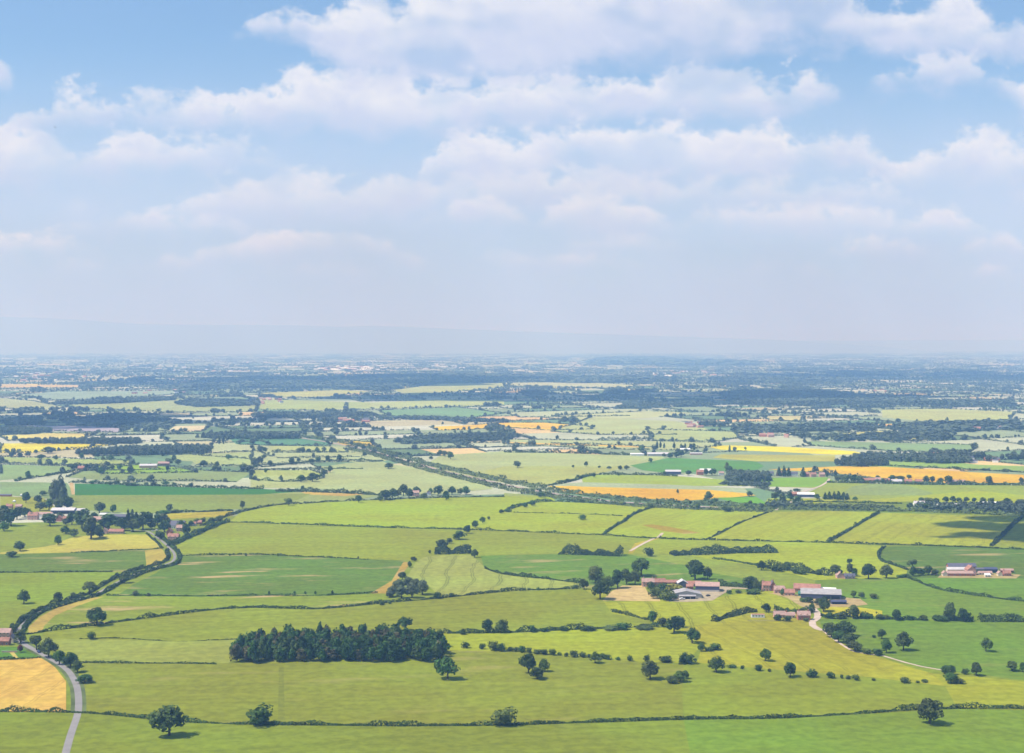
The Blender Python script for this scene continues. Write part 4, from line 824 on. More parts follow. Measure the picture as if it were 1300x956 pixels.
wood('hump of dark woodland near the horizon', [(745,460),(775,455),(830,454.5),(870,459),(960,461),(960,464),(860,464),(760,463)], 90, 34, nl=20, wid=1.7)
wood('trees scattered over the right hand villages', [(1130,543),(1180,538),(1290,536),(1300,545),(1230,549),(1160,550)], 26, 11, nl=50, wid=1.1)
wood('tree belts behind the right hand orchard fields', [(930,545),(990,541),(1100,542),(1110,547),(1010,550),(940,552)], 26, 11, nl=50, wid=1.1)
wood('clumps of trees above the pale right fields', [(1060,556),(1120,551),(1200,552),(1210,558),(1130,561),(1070,560)], 24, 11, nl=60, wid=1.1)
# ================================================================ far hedges and trees over the patchwork
PB = [(P, (min(p[0] for p in P), max(p[0] for p in P), min(p[1] for p in P), max(p[1] for p in P))) for P in FIELD_POLYS]
def masked(x, y):
    px, py = to_px(x, y)
    if py > 632: return True
    lim = 600 if px < 330 else (575 if px < 400 else 561)
    if px > 960: lim = 572
    for P, (xa, xb, ya, yb) in PB:
        if xa < px < xb and ya < py < yb and in_poly(px, py, P): return True
    return False
near_tree = [variants(k, 130, 6) for k in ('round','bush','tall')]; mid_tree = [variants(k, 40, 6) for k in ('round','bush')]; far_tree = [variants(k, 14, 6) for k in ('round','bush')]
TV, TF, tn = [], [], 0
def put_tree(x, y, w, h, b, rs):
    global tn
    a = rs.uniform(0, 6.28); v, f, _ = b[rs.integers(len(b))][rs.integers(6)]; c_, s_ = math.cos(a)*w, math.sin(a)*w
    TV.append(np.c_[v[:, 0]*c_ - v[:, 1]*s_ + x, v[:, 0]*s_ + v[:, 1]*c_ + y, v[:, 2]*h]); TF.append(f+tn); tn += len(v)
HV, HF, hn_ = [], [], 0
rs = np.random.default_rng(11); seen_e = set(); n_tree = 0
for a, b in EDGES:
    key = (round((a[0]+b[0])/2, 1), round((a[1]+b[1])/2, 1))
    if key in seen_e: continue
    seen_e.add(key); mx_, my_ = (a[0]+b[0])/2, (a[1]+b[1])/2
    if not visible_xy(mx_, my_): continue
    px, py = to_px(mx_, my_)
    if masked(mx_, my_) or py < 440: continue
    d = my_
    ts = [i/12 for i in range(13) if not masked(a[0]+(b[0]-a[0])*i/12, a[1]+(b[1]-a[1])*i/12)]
    lo_, hi_ = .5, .5      # the open stretch round the middle of the edge
    while lo_-1/12 > -.01 and any(abs(q-(lo_-1/12)) < .01 for q in ts): lo_ -= 1/12
    while hi_+1/12 < 1.01 and any(abs(q-(hi_+1/12)) < .01 for q in ts): hi_ += 1/12
    if hi_-lo_ < .15: continue
    a, b = (a[0]+(b[0]-a[0])*lo_, a[1]+(b[1]-a[1])*lo_), (a[0]+(b[0]-a[0])*hi_, a[1]+(b[1]-a[1])*hi_)
    Ln = math.dist(a, b)
    dens = .6 + .5*math.sin(px/170.0+1.5)*math.sin(py/9.0) + (.45 if px > 900 else 0)
    if rs.random() < (.85 if d < 8000 else (.5 if d < 12000 else .3)):
        # the hedge itself: a lumpy strip
        if d < 6500: w, h, size = 3.2, 2.6, max(1.0, d/2600)
        elif d < 14000: w, h, size = 6, 5, 3.6
        else: w, h, size = 6, 3.5, 6.0
        if rs.random() < .18: w *= 2.4; h *= 2.2
        k = max(2, int(Ln/60)); line = np.array([[a[0]+(b[0]-a[0])*t, a[1]+(b[1]-a[1])*t] for t in np.linspace(0, 1, k+1)]); line[1:-1] += rs.normal(0, 3, (k-1, 2))
        v, f = hedge_arrays(line, w, h, rs, size, .6 if d < 6500 else .5); HV.append(v); HF.append(f+hn_); hn_ += len(v)
    n = rs.poisson(max(0, dens)*Ln/(62 if d < 6500 else (110 if d < 9000 else (240 if d < 14000 else 600)))); 
    for j in range(n):
        t = rs.random(); x = a[0]+(b[0]-a[0])*t + rs.normal(0, 4); y = a[1]+(b[1]-a[1])*t + rs.normal(0, 4)
        if masked(x, y): continue
        s = rs.uniform(.55, 1.15)*12; 
        put_tree(x, y, s*rs.uniform(.9, 1.3), s*rs.uniform(.75, 1.0), near_tree if d < 3200 else (mid_tree if d < 8000 else far_tree), rs); n_tree += 1
    # now and then a spinney or a wood in the corner
    if rs.random() < (.10 if d < 10000 else .05) and d > 2600:
        m_ = int(rs.uniform(6, 26) if d < 8000 else rs.uniform(12, 40)); ex, ey = (b[0]-a[0])/Ln, (b[1]-a[1])/Ln; spread = Ln*rs.uniform(.15, .5); wd = rs.uniform(14, 50) if d < 8000 else rs.uniform(40, 150)
        for j in range(m_):
            u, v2 = rs.uniform(-1, 1)*spread, rs.uniform(-1, 1)*wd; x = mx_+ex*u-ey*v2; y = my_+ey*u+ex*v2
            if masked(x, y): continue
            s = rs.uniform(.8, 1.2)*(13 if d < 9000 else 15); put_tree(x, y, s*1.3, s*(1 if d < 9000 else .7), near_tree if d < 3200 else (mid_tree if d < 8000 else far_tree), rs); n_tree += 1
for P, _c in FAR_FIELDS:      # hedges and their trees round the traced far fields
    W_ = [gp(*p) for p in P]
    for i in range(len(W_)):
        a, b = W_[i-1], W_[i]; Ln = math.dist(a, b); d = (a[1]+b[1])/2
        if Ln < 40 or rs.random() > .75 or d > 9000: continue
        k = max(2, int(Ln/60)); line = np.array([[a[0]+(b[0]-a[0])*t, a[1]+(b[1]-a[1])*t] for t in np.linspace(0, 1, k+1)]); line[1:-1] += rs.normal(0, 2.5, (k-1, 2))
        v, f = hedge_arrays(line, 4.0, 3.0, rs, max(1.0, d/2400), .6); HV.append(v); HF.append(f+hn_); hn_ += len(v)
        for j in range(rs.poisson(Ln/rs.uniform(38, 110))):
            t = rs.random(); s = rs.uniform(.6, 1.15)*12; put_tree(a[0]+(b[0]-a[0])*t + rs.normal(0, 3), a[1]+(b[1]-a[1])*t + rs.normal(0, 3), s*rs.uniform(.9, 1.3), s*rs.uniform(.75, 1.0), near_tree if d < 3200 else mid_tree, rs); n_tree += 1
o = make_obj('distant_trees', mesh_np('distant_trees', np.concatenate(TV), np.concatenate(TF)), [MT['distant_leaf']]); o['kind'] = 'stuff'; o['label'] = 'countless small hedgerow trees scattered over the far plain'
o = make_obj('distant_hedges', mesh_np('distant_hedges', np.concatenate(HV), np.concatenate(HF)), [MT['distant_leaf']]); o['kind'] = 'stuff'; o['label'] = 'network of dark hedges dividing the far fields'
print('TREES individual', len([o for o in S.objects if o.get('category') in ('tree',)]), 'shrubs', len([o for o in S.objects if o.get('category') == 'shrub']), 'far', n_tree, 'faces', sum(len(x) for x in TF), sum(len(x) for x in HF))
# ================================================================ buildings
def prism(name, V_, F_, m, parent):
    me = bpy.data.meshes.new(name); me.from_pydata(V_, [], F_); me.update(); return make_obj(name, me, [MT[m]] if m else [], parent)
def bx(name, x0, y0, z0, x1, y1, z1, m, parent):
    return prism(name, [(x0,y0,z0),(x1,y0,z0),(x1,y1,z0),(x0,y1,z0),(x0,y0,z1),(x1,y0,z1),(x1,y1,z1),(x0,y1,z1)], [(0,3,2,1),(4,5,6,7),(0,1,5,4),(1,2,6,5),(2,3,7,6),(3,0,4,7)], m, parent)
def building(name, label, cat, px, py, w, dep, eave, ridge, wall, roof, rot=0, chim=0, wins=0, open_=None, door=False, base=None, group=None, gable_win=False, hip=False, dormer=0):
    """front faces -y, ridge along x; rot in degrees; px,py: foot of the front's middle in the photograph"""
    x, y = gp(px, py); r = math.radians(rot); ex, ey = -math.sin(r), math.cos(r)
    e = empty(name, (x + (ex*0)*dep/2, y + dep/2*abs(math.cos(r)) + w/2*abs(math.sin(r)), 0), r); tag(e, label, cat, group)
    hw, hd = w/2, dep/2
    V_ = [(-hw,-hd,-.3),(hw,-hd,-.3),(hw,hd,-.3),(-hw,hd,-.3),(-hw,-hd,eave),(hw,-hd,eave),(hw,hd,eave),(-hw,hd,eave),(-hw,0,ridge-.12),(hw,0,ridge-.12)]
    prism('wall', V_, [(0,1,5,4),(1,2,6,9,5),(2,3,7,6),(3,0,4,8,7),(0,3,2,1)], wall, e)
    if base: bx('plinth', -hw-.03, -hd-.03, -.2, hw+.03, -hd+.3, eave*.36, base, e)
    o_ = .35; s = (ridge-eave)/hd; ze = eave - s*o_; t = .22
    A = [(-hw-o_,-hd-o_,ze),(hw+o_,-hd-o_,ze),(hw+o_,0,ridge),(-hw-o_,0,ridge),(hw+o_,hd+o_,ze),(-hw-o_,hd+o_,ze)]
    if hip: A[2] = (hw-hd*.7, 0, ridge); A[3] = (-hw+hd*.7, 0, ridge)
    B = [(p[0], p[1], p[2]+t) for p in A]
    Fs = [(6,7,8,9),(9,8,10,11),(0,3,2,1),(3,5,4,2),(0,1,7,6),(4,5,11,10),(1,2,8,7),(2,4,10,8),(3,0,6,9),(5,3,9,11)]
    prism('roof', A+B, Fs, roof, e)
    for k in range(chim):
        cx = -hw*.75 + k*(1.5*hw if chim > 1 else 0); c = bx('chimney', cx-.4, -.4, eave, cx+.4, .4, ridge+1.3, wall if wall in ('brick', 'pink_brick') else 'brick', e); bx('pot', cx-.14, -.14, ridge+1.303, cx+.14, .14, ridge+1.7, 'tile', c)
    rows = 2 if eave > 4.3 else 1
    for rr in range(rows):
        for k in range(wins):
            cx = -hw + w*(k+.5)/wins; z = .9 + rr*2.6
            if door and rr == 0 and k == wins//2: bx('door', cx-.5, -hd-.06, 0, cx+.5, -hd+.05, 2.05, 'timber', e); continue
            f = bx('window', cx-.62, -hd-.05, z, cx+.62, -hd+.05, z+1.25, 'white', e); bx('pane', cx-.52, -hd-.07, z+.1, cx+.52, -hd-.045, z+1.15, 'glass', f)
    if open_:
        for (a, b, hh) in open_: bx('doorway', hw*a, -hd-.05, 0, hw*b, -hd+.05, hh, 'dark', e)  # near-black panel on the wall, its colour standing in for interior shade
    if gable_win: bx('window', hw-.04, -.6, eave*.55, hw+.05, .6, eave*.55+1.1, 'glass', e)
    for k in range(dormer):
        cx = -hw + w*(k+.5)/dormer; prism('dormer', [(cx-1.1,-hd-.05,eave-.1),(cx+1.1,-hd-.05,eave-.1),(cx,-hd-.05,eave+1.5),(cx-1.1,-hd*.2,eave-.1),(cx+1.1,-hd*.2,eave-.1),(cx,-hd*.2,eave+1.5)], [(0,1,2),(3,5,4),(0,2,5,3),(1,4,5,2),(0,3,4,1)], roof, e)
    return e
Bd = building
# central farm
Bd('barn', 'big dark blue sided barn with pale pinkish roof at the central farm', 'barn', 899.5, 752, 21, 13, 5.2, 7.9, 'blue_steel', 'pink_tile', -7, open_=None, base='concrete')
bpy.data.materials  # keep
Bd('cattle_shed', 'wide grey roofed shed with a dark open front, central farm', 'shed', 871, 760, 15, 27, 3.6, 6.6, 'concrete', 'grey_roof', 90)
e_ = Bd('lean_to', 'low open fronted lean-to with dark bays before the grey shed', 'shed', 873, 761.3, 14, 4, 3.0, 3.7, 'concrete', 'grey_roof', 0, open_=[(-.95,-.38,2.6),(-.3,.3,2.6),(.38,.95,2.6)])
Bd('open_barn', 'small grey gabled barn with dark opening behind the golden shrub', 'barn', 867, 746.5, 10, 9, 4.2, 6.8, 'slate', 'pale_roof', 90, wins=0)
Bd('brick_outbuilding', 'orange tiled outbuilding behind the dark blue sided barn', 'outbuilding', 881, 745.5, 13, 6, 3.2, 5.2, 'brick', 'tile', 0, wins=3)
Bd('brick_outbuilding', 'small red brick block between the two central farm sheds', 'outbuilding', 876, 749, 6, 5, 3.2, 5.0, 'brick', 'tile', 0, wins=2, door=True)
Bd('brick_outbuilding', 'low tiled range left of the small grey gabled barn', 'outbuilding', 852.5, 743, 13, 5, 2.6, 4.4, 'brick', 'tile', 4, wins=3)
Bd('farmhouse', 'pink roofed farmhouse at the left end of the central farm', 'house', 823, 745.5, 11, 6, 4.8, 7.6, 'pink_brick', 'pink_tile', 0, 2, 3, door=True)
Bd('farmhouse', 'red brick farmhouse beside the stubble patch garden', 'house', 838, 745.5, 10, 6, 4.6, 7.4, 'brick', 'tile', 5, 1, 3, door=True)
# right farm
Bd('farmhouse', 'tall red tiled farmhouse with a cream front, right farm', 'house', 974, 751, 7.5, 7, 5.6, 8.6, 'pink_brick', 'tile', 0, 1, 3, door=True)
Bd('farmhouse', 'narrow dark brick gable joined to the tall red farmhouse', 'house', 981.5, 751, 7, 4.6, 5.6, 9.2, 'brick', 'slate', 90, 1, 2)
Bd('house', 'twin gabled pink house right of the dark brick gable', 'house', 990, 754, 9, 6, 3.9, 6.6, 'pink_brick', 'pink_tile', -4, 1, 3, dormer=2)
Bd('house', 'red tiled low house with a chimney before the long barns', 'house', 1003, 757, 9, 6, 3.2, 5.8, 'pink_brick', 'tile', -6, 1, 3, door=True)
Bd('long_barn', 'long terracotta tiled barn sloping away at the right farm', 'barn', 1027, 753, 23, 10, 3.4, 7.0, 'brick', 'tile', -14, wins=4)
Bd('long_barn', 'faded pink tiled barn behind the large grey shed', 'barn', 1034, 756, 18, 7, 3.2, 5.6, 'brick', 'pink_tile', -12, wins=3)
Bd('poultry_shed', 'bright white roofed narrow shed behind the large grey shed', 'shed', 1052, 753, 14, 5, 3, 4.2, 'white', 'white', -16)
Bd('cattle_shed', 'very large flat looking grey roofed shed, right farm', 'shed', 1046, 762, 34, 20, 4.6, 7.6, 'blue_steel', 'grey_roof', -10, open_=[(.1,.45,3.2),(.5,.92,3.2)])
Bd('machinery_shed', 'low dark blue shed in front of the large grey shed', 'shed', 1065.5, 768, 12.5, 6, 2.6, 3.6, 'blue_steel', 'blue_steel', -3, open_=[(-.8,.8,2.0)])
Bd('green_shed', 'green sheeted round topped shed beside the grey shed', 'shed', 1021, 758, 8, 6, 2.6, 4.6, 'green_sheet', 'green_sheet', -20)
Bd('cottage', 'left one of two pink roofed cottages beside the drive hedge', 'cottage', 990, 785, 9, 5, 3, 5.4, 'pink_brick', 'pink_tile', 0, 1, 3, door=True)
Bd('cottage', 'right one of two low pink roofed cottages beside the drive hedge', 'cottage', 1003.5, 785.5, 7.5, 5, 2.8, 4.8, 'cream', 'pink_tile', 0, 1, 3, door=True)
Bd('house', 'red brick gabled house beside the curving pale drive', 'house', 1021, 788, 10, 6, 4.4, 7.2, 'brick', 'pink_tile', 0, 2, 3, door=True, dormer=2)
# far right farm
Bd('long_barn', 'long slate roofed barn at the back of the far right farm', 'barn', 1222, 724.5, 27, 8, 4, 6.6, 'brick', 'slate', 0)
Bd('long_barn', 'pale grey roofed barn in the middle of the far right farm', 'barn', 1215, 727.5, 18, 6, 3.4, 5.2, 'cream', 'pale_roof', 0)
Bd('brick_range', 'long low red brick range along the front of the far right farm', 'outbuilding', 1219, 732, 25, 6, 3, 4.8, 'brick', 'pink_tile', -1, wins=5)
Bd('farmhouse', 'tall pink gabled farmhouse among the far right barns', 'house', 1234, 731, 10, 8, 5.6, 9, 'pink_brick', 'tile', 90, 1, 3)
Bd('outbuilding', 'small white ended building left of the red brick range', 'outbuilding', 1200, 732, 5, 4.4, 3, 5, 'cream', 'pink_tile', 90)
Bd('green_shed', 'dark green shed right of the pink gabled farmhouse', 'shed', 1246, 727.5, 10, 6, 3.6, 4.6, 'green_sheet', 'slate', 0)
Bd('machinery_shed', 'dark blue roofed shed near the right end of the farm', 'shed', 1258.5, 727.5, 12, 7, 3.6, 5, 'blue_steel', 'blue_steel', 0)
Bd('outbuilding', 'low cream building in front of the green shed', 'outbuilding', 1251, 730.5, 13, 4, 2.4, 3.8, 'cream', 'pink_tile', 0, wins=4)
Bd('outbuilding', 'small cream building at the front by the dark tree', 'outbuilding', 1254, 733.3, 5, 3.5, 2.4, 3.6, 'cream', 'white', 0, wins=2)
Bd('outbuilding', 'tiny cream building between trees left of the farm', 'outbuilding', 1187, 730, 5, 4, 2.4, 3.8, 'cream', 'tile', 20, wins=1)
Bd('house', 'terracotta roofed house at the right end of the farm', 'house', 1279, 732, 7, 5, 3.2, 5.6, 'brick', 'tile', 0, 1, 3)
Bd('outbuilding', 'long open sided stable behind the terracotta house', 'outbuilding', 1279, 727.5, 12, 4, 2.6, 3.8, 'timber', 'pink_tile', -2, open_=[(-.9,-.4,2),(-.3,.2,2),(.3,.8,2)])
Bd('outbuilding', 'small white gable beside the terracotta house', 'outbuilding', 1270, 732, 5, 4, 3, 4.8, 'cream', 'pink_tile', 90)
Bd('cottage', 'pink gabled cottage among trees above the right farm', 'cottage', 1067, 735, 8, 6, 3.2, 6.2, 'pink_brick', 'pink_tile', 90, 1, 2)
Bd('cottage', 'low dark roofed cottage beside the pink gabled one', 'cottage', 1079, 735.5, 10, 5, 2.8, 5, 'pink_brick', 'slate', 0, 1, 3, dormer=2)
# bottom left houses
Bd('house', 'pink house with a tan roof at the far bottom left', 'house', 3, 811, 11, 6, 4.6, 7.2, 'pink_brick', 'pink_tile', 0, 1, 4, door=True)
Bd('house', 'white gabled cottage beside the bottom left road', 'cottage', 13, 817, 6, 4.6, 3.6, 6, 'cream', 'slate', 90, 1, 2)
Bd('cottage', 'red brick cottage front at the left photo edge', 'cottage', 3, 820, 9, 5, 3.6, 5.8, 'brick', 'tile', 0, 1, 3, door=True)
w_ = empty('garden_wall', (*gp(13, 829), 0)); tag(w_, 'low pinkish brick garden wall beside the copper tree', 'wall'); bx('wall_body', -6, -.2, 0, 5, .2, 1.3, 'pink_brick', w_); bx('coping', -6.1, -.28, 1.303, 5.1, .28, 1.42, 'concrete', w_)
# left village
Bd('farmhouse', 'red roofed farmhouse at the left end of the village', 'house', 41, 660, 12, 8, 5.5, 9, 'pink_brick', 'tile', 0, 2, 3, door=True)
Bd('barn', 'pink roofed barn with a bright white side panel', 'barn', 56, 657, 18, 9, 4, 6.4, 'white', 'pink_tile', 0)
Bd('cattle_shed', 'wide pale grey sheds under the tall leaning trees', 'shed', 79, 652.5, 30, 16, 4.6, 7.2, 'blue_steel', 'pale_roof', 0, open_=[(-.8,.7,3)])
Bd('cattle_shed', 'second pale roofed shed beside the round silo', 'shed', 100, 652, 16, 12, 4, 6, 'concrete', 'pale_roof', 0)
Bd('cottage', 'small orange brick cottage behind the village tree', 'cottage', 74.5, 662, 7, 6, 4, 6.6, 'brick', 'tile', 90, 1, 2)
Bd('cottage', 'tall narrow brick cottage with a white ground floor', 'cottage', 82.5, 663.5, 5, 5, 5, 7.6, 'brick', 'tile', 0, 1, 2)
Bd('barn', 'faded pink roofed barn in the village middle', 'barn', 121, 663, 17, 9, 3.6, 6.4, 'pink_brick', 'pink_tile', -6)
Bd('barn', 'dark blue barn beside the tall village conifers', 'barn', 151, 661, 20, 9, 5, 7.4, 'blue_steel', 'slate', -4)
Bd('outbuilding', 'pale gabled outbuilding at the foot of the blue barn', 'outbuilding', 158.5, 665, 6, 5, 3.6, 5.8, 'cream', 'pink_tile', 90)
Bd('outbuilding', 'cream roofed building right of the round silo', 'outbuilding', 131, 656, 9, 5, 3, 4.4, 'cream', 'white', 0)
Bd('cottage_row', 'long red roofed cottages behind the straw coloured field', 'cottage', 147, 678, 17, 6, 3, 5.4, 'pink_brick', 'tile', -3, 2, 5)
Bd('cottage', 'pink cottage left of the long red roofed cottages', 'cottage', 132.5, 678, 6, 6, 3.6, 6.2, 'pink_brick', 'pink_tile', 90, 1, 2)
Bd('barn', 'slate roofed barn at the top of the red cottage cluster', 'barn', 225, 668, 17, 8, 3.6, 6.2, 'pink_brick', 'slate', 0)
Bd('house', 'white ended dark roofed house beside the slate barn', 'house', 218.5, 671.5, 8, 6, 4, 6.4, 'white', 'slate', 0, 1, 3)
Bd('house', 'large faded pink house in the red cottage cluster', 'house', 229, 675, 10, 7, 4.6, 7.6, 'pink_brick', 'pink_tile', 0, 2, 3)
Bd('house', 'red gabled house at the left of the cottage cluster', 'house', 214.5, 680, 8, 6, 4.6, 7.8, 'brick', 'tile', 90, 1, 2)
Bd('house', 'large red tiled house at the front of the cluster', 'house', 219.5, 686.5, 12, 7, 4.4, 7.6, 'pink_brick', 'tile', -6, 2, 4, dormer=2)
Bd('cottage', 'small white cottage with red roof on the lane hedge', 'cottage', 244.5, 668, 7, 5, 2.8, 5, 'cream', 'tile', 0, 1, 2)
Bd('cottage', 'red roofed cottage farthest right in the left village', 'cottage', 252, 666, 7, 5, 2.8, 5, 'brick', 'tile', 0, 1, 2)
Bd('cottage', 'small pink roof behind the dark trees at left edge', 'cottage', 11, 645.5, 8, 6, 3.2, 5.6, 'pink_brick', 'tile', 0, 1, 2)
Bd('cottage', 'dull pink roof behind trees above the red farmhouse', 'cottage', 23, 645.5, 8, 6, 3, 5.2, 'pink_brick', 'pink_tile', 0, 1, 2)
Bd('shed', 'long low dark red shed at the left edge', 'shed', 6, 630.5, 17, 5, 2.2, 3.4, 'brick', 'slate', 0)
si = empty('grain_silo', (*gp(110.5, 654.5), 0)); tag(si, 'pale round grain silo beside the village sheds', 'silo')
def cyl(name, r, z0, z1, m, parent, r2=None, k=20):
    r2 = r if r2 is None else r2; V_ = [(r*math.cos(i*2*math.pi/k), r*math.sin(i*2*math.pi/k), z0) for i in range(k)] + [(r2*math.cos(i*2*math.pi/k), r2*math.sin(i*2*math.pi/k), z1) for i in range(k)]
    return prism(name, V_, [(i, (i+1) % k, k+(i+1) % k, k+i) for i in range(k)] + [tuple(range(k, 2*k)), tuple(range(k-1, -1, -1))], m, parent)
cyl('drum', 2.9, 0, 5.4, 'pale_roof', si); cyl('cone_roof', 3.1, 5.4, 6.7, 'pale_roof', si, .3)
for (px, py, s, l) in ((18, 637.5, 3.6, 'white marquee tent on the grass left of the village'), (27, 629.5, 2.8, 'smaller white tent near the round dark tree')):
    t_ = empty('marquee_tent', (*gp(px, py), 0)); tag(t_, l, 'tent'); bx('side', -s/2, -s/2, 0, s/2, s/2, 1.9, 'white', t_)
    prism('canopy', [(-s*.55,-s*.55,1.903),(s*.55,-s*.55,1.903),(s*.55,s*.55,1.903),(-s*.55,s*.55,1.903),(0,0,3.3)], [(0,1,4),(1,2,4),(2,3,4),(3,0,4),(0,3,2,1)], 'white', t_)
# farms farther off
Bd('cattle_shed', 'white roofed long shed on the hazy left plain', 'shed', 187, 594.5, 30, 14, 4.5, 7, 'pink_brick', 'pale_roof', 6)
Bd('barn', 'brown roofed barn beside the white roofed shed', 'barn', 207, 591.5, 20, 10, 4.5, 7.5, 'brick', 'pink_tile', 6)
Bd('cottage', 'small orange roof in the tree row at left', 'cottage', 102.5, 596.5, 11, 8, 3.5, 6.5, 'brick', 'tile', 0, 1)
Bd('house', 'pink house half hidden by trees above the bright field', 'house', 527.5, 630, 10, 7, 5, 8, 'pink_brick', 'pink_tile', 0, 2, 3)
Bd('cottage', 'small white cottage right of the pink house', 'cottage', 544.5, 629.5, 5.5, 5, 3.6, 5.6, 'white', 'slate', 0, 1)
Bd('long_barn', 'grey roofed long barn beyond the orange field', 'barn', 855, 602.5, 26, 11, 5, 7.4, 'blue_steel', 'pale_roof', -2)
Bd('barn', 'white roofed barn among trees beyond the orange field', 'barn', 897, 601, 22, 9, 5, 7.6, 'cream', 'white', 0)
Bd('farmhouse', 'red farmhouse left of the white roofed barn', 'house', 889, 603, 11, 8, 5, 8.4, 'brick', 'tile', 0, 1)
Bd('cottage', 'tiny white cottage left of the dark wood', 'cottage', 916, 603.5, 8, 6, 4, 6.4, 'white', 'pink_tile', 0, 1)
Bd('poultry_shed', 'long white shed at the left of the pale shed row', 'shed', 809, 578.5, 27, 8, 3.2, 4.8, 'white', 'white', 0)
Bd('warehouse', 'wide pale roofed shed in the middle of the shed row', 'shed', 836, 579, 42, 18, 4, 6.5, 'concrete', 'pale_roof', 0)
Bd('warehouse', 'white roofed shed by the poplars behind the row', 'shed', 870, 573, 20, 10, 4, 6, 'concrete', 'white', 0)
Bd('warehouse', 'low pink sheds near the yellow rapeseed', 'shed', 884, 577.5, 24, 8, 3, 4.4, 'pink_brick', 'pale_roof', 0)
Bd('glasshouse', 'white roofed long shed in front of dark conifers', 'shed', 1024, 631.5, 24, 9, 4.2, 6.4, 'blue_steel', 'white', -7)
Bd('barn', 'red roofed barn left of the white long shed', 'barn', 1011, 630.5, 12, 8, 3.8, 6.4, 'brick', 'tile', 0)
for px, py, w, wm, rm, l in ((978,604,12,'white','slate','leftmost white house in the conifer shaded row'),(990,604,8,'brick','tile','red house beside the leftmost white house'),(1008,604.5,13,'white','slate','white house between the two conifer clumps'),
        (1024,605,9,'brick','tile','red house right of the conifer clumps'),(1033,605.5,9,'pink_brick','tile','pink house in the conifer shaded row'),(1044,605.5,9,'pink_brick','pink_tile','rightmost house of the conifer shaded row'),
        (1099,613,10,'brick','tile','leftmost red cottage of the right village'),(1107,612.5,10,'pink_brick','tile','second red roofed cottage from left in right village'),(1115,612,9,'pink_brick','pink_tile','tall pink house in the right village'),
        (1126,613,10,'brick','tile','dark red cottage before the long white building'),(1139,614.5,16,'white','pale_roof','long low white building in the right village'),(1154,614.5,11,'brick','tile','bright red house right of the white building'),
        (1167,614.5,11,'brick','tile','red cottage left of the round village trees'),(1210,615,15,'pink_brick','pink_tile','long pink roof right of the village trees'),(1222,615,10,'cream','pink_tile','pale house near the right village end')):
    Bd('cottage', l, 'cottage', px, py, w, 7, 4.2, 7, wm, rm, random.uniform(-8, 8), 1)
Bd('house', 'tall white gabled house at the head of the tree belt', 'house', 1168, 645, 14, 9, 6, 9, 'white', 'pale_roof', 0, 2, 3)
Bd('glasshouse', 'white and pink glasshouse among the belt trees', 'glasshouse', 1191, 647, 9, 8, 4, 7, 'cream', 'white', 90)
Bd('glasshouse', 'large white glasshouse with many bays at right', 'glasshouse', 1212, 646.5, 28, 18, 4, 6.5, 'white', 'pale_roof', -4)
Bd('poultry_shed', 'long thin white shed above the tree belt', 'shed', 1256, 642, 27, 7, 3.5, 5, 'white', 'white', 0)
Bd('poultry_shed', 'second thin white shed at the right photo edge', 'shed', 1276, 642, 14, 7, 3.5, 5, 'white', 'white', 0)
# ---- small farms and villages in the haze: one mesh each, walls and roof
_fh = {}
def far_house(name, label, group, px, py, w, wall='pink_brick', roof='tile', cat='house', h=7):
    k = (wall, roof)
    if k not in _fh:
        V_ = [(-.5,-.3,0),(.5,-.3,0),(.5,.3,0),(-.5,.3,0),(-.5,-.3,.6),(.5,-.3,.6),(.5,.3,.6),(-.5,.3,.6),(-.5,0,1),(.5,0,1)]
        me = bpy.data.meshes.new('far_house'); me.from_pydata(V_, [], [(0,1,5,4),(1,2,6,9,5),(2,3,7,6),(3,0,4,8,7),(4,5,9,8),(6,7,8,9)]); me.update(); me.materials.append(MT[wall]); me.materials.append(MT[roof])
        for p in me.polygons[-2:]: p.material_index = 1
        _fh[k] = me
    o = bpy.data.objects.new(name, _fh[k]); C.objects.link(o); x, y = gp(px, py); o.location = (x, y, 0); o.rotation_euler = (0, 0, random.uniform(-.5, .5)); o.scale = (w, w*.9, h); tag(o, label, cat, group)
WR = [('pink_brick','tile'),('brick','tile'),('cream','pink_tile'),('white','slate'),('pink_brick','pink_tile'),('brick','slate')]
def village(label, x0, x1, y0, y1, n, w=(10,18), kinds=WR, name='house', cat='house', h=(6,9)):
    for i in range(n):
        k = random.choice(kinds); far_house(name, label, label, random.uniform(x0, x1), random.uniform(y0, y1), random.uniform(*w), k[0], k[1], cat, random.uniform(*h))
village('house in the hazy red village left of centre', 322, 362, 506, 513, 14)
village('roof in the long farm below the dark wood', 425, 466, 532, 536, 9, (14,34))
village('house in the village above the right fields', 866, 896, 537, 543, 12)
village('house in the scattered far right village', 1195, 1300, 540, 549, 9)
village('house among trees right of the rapeseed', 1135, 1160, 579, 584, 4)
village('white or red house near the right orchard trees', 1180, 1216, 577, 581, 6, (12,22))
village('house by the far right pale field', 1232, 1268, 583, 588, 6)
village('house in the trees beside the pale right fields', 958, 1000, 550, 556, 6)
village('house in the hazy left hand town', 10, 115, 473, 484, 22, (18,45), WR+[('white','white')]*2, h=(8,12))
village('pale building in the far white town', 400, 475, 466, 471, 30, (30,90), [('white','white'),('cream','white'),('pink_brick','pink_tile')], 'building', 'building', (9,16))
village('pale building strung along the far horizon town', 480, 590, 463, 470, 16, (30,80), [('white','white'),('cream','pale_roof')], 'building', 'building', (8,14))
village('house in the thin distant village at left', 160, 300, 464, 476, 14, (20,50), [('cream','pink_tile'),('white','white')], h=(8,12))
village('house dotted over the far right plain', 830, 920, 471, 478, 16, (20,50), [('white','white'),('cream','pink_tile')], h=(8,12))
village('house near the far left field corner', 170, 240, 496, 503, 6, (14,28))
village('cottage in the hazy right middle distance', 1095, 1130, 492, 503, 6, (16,30))
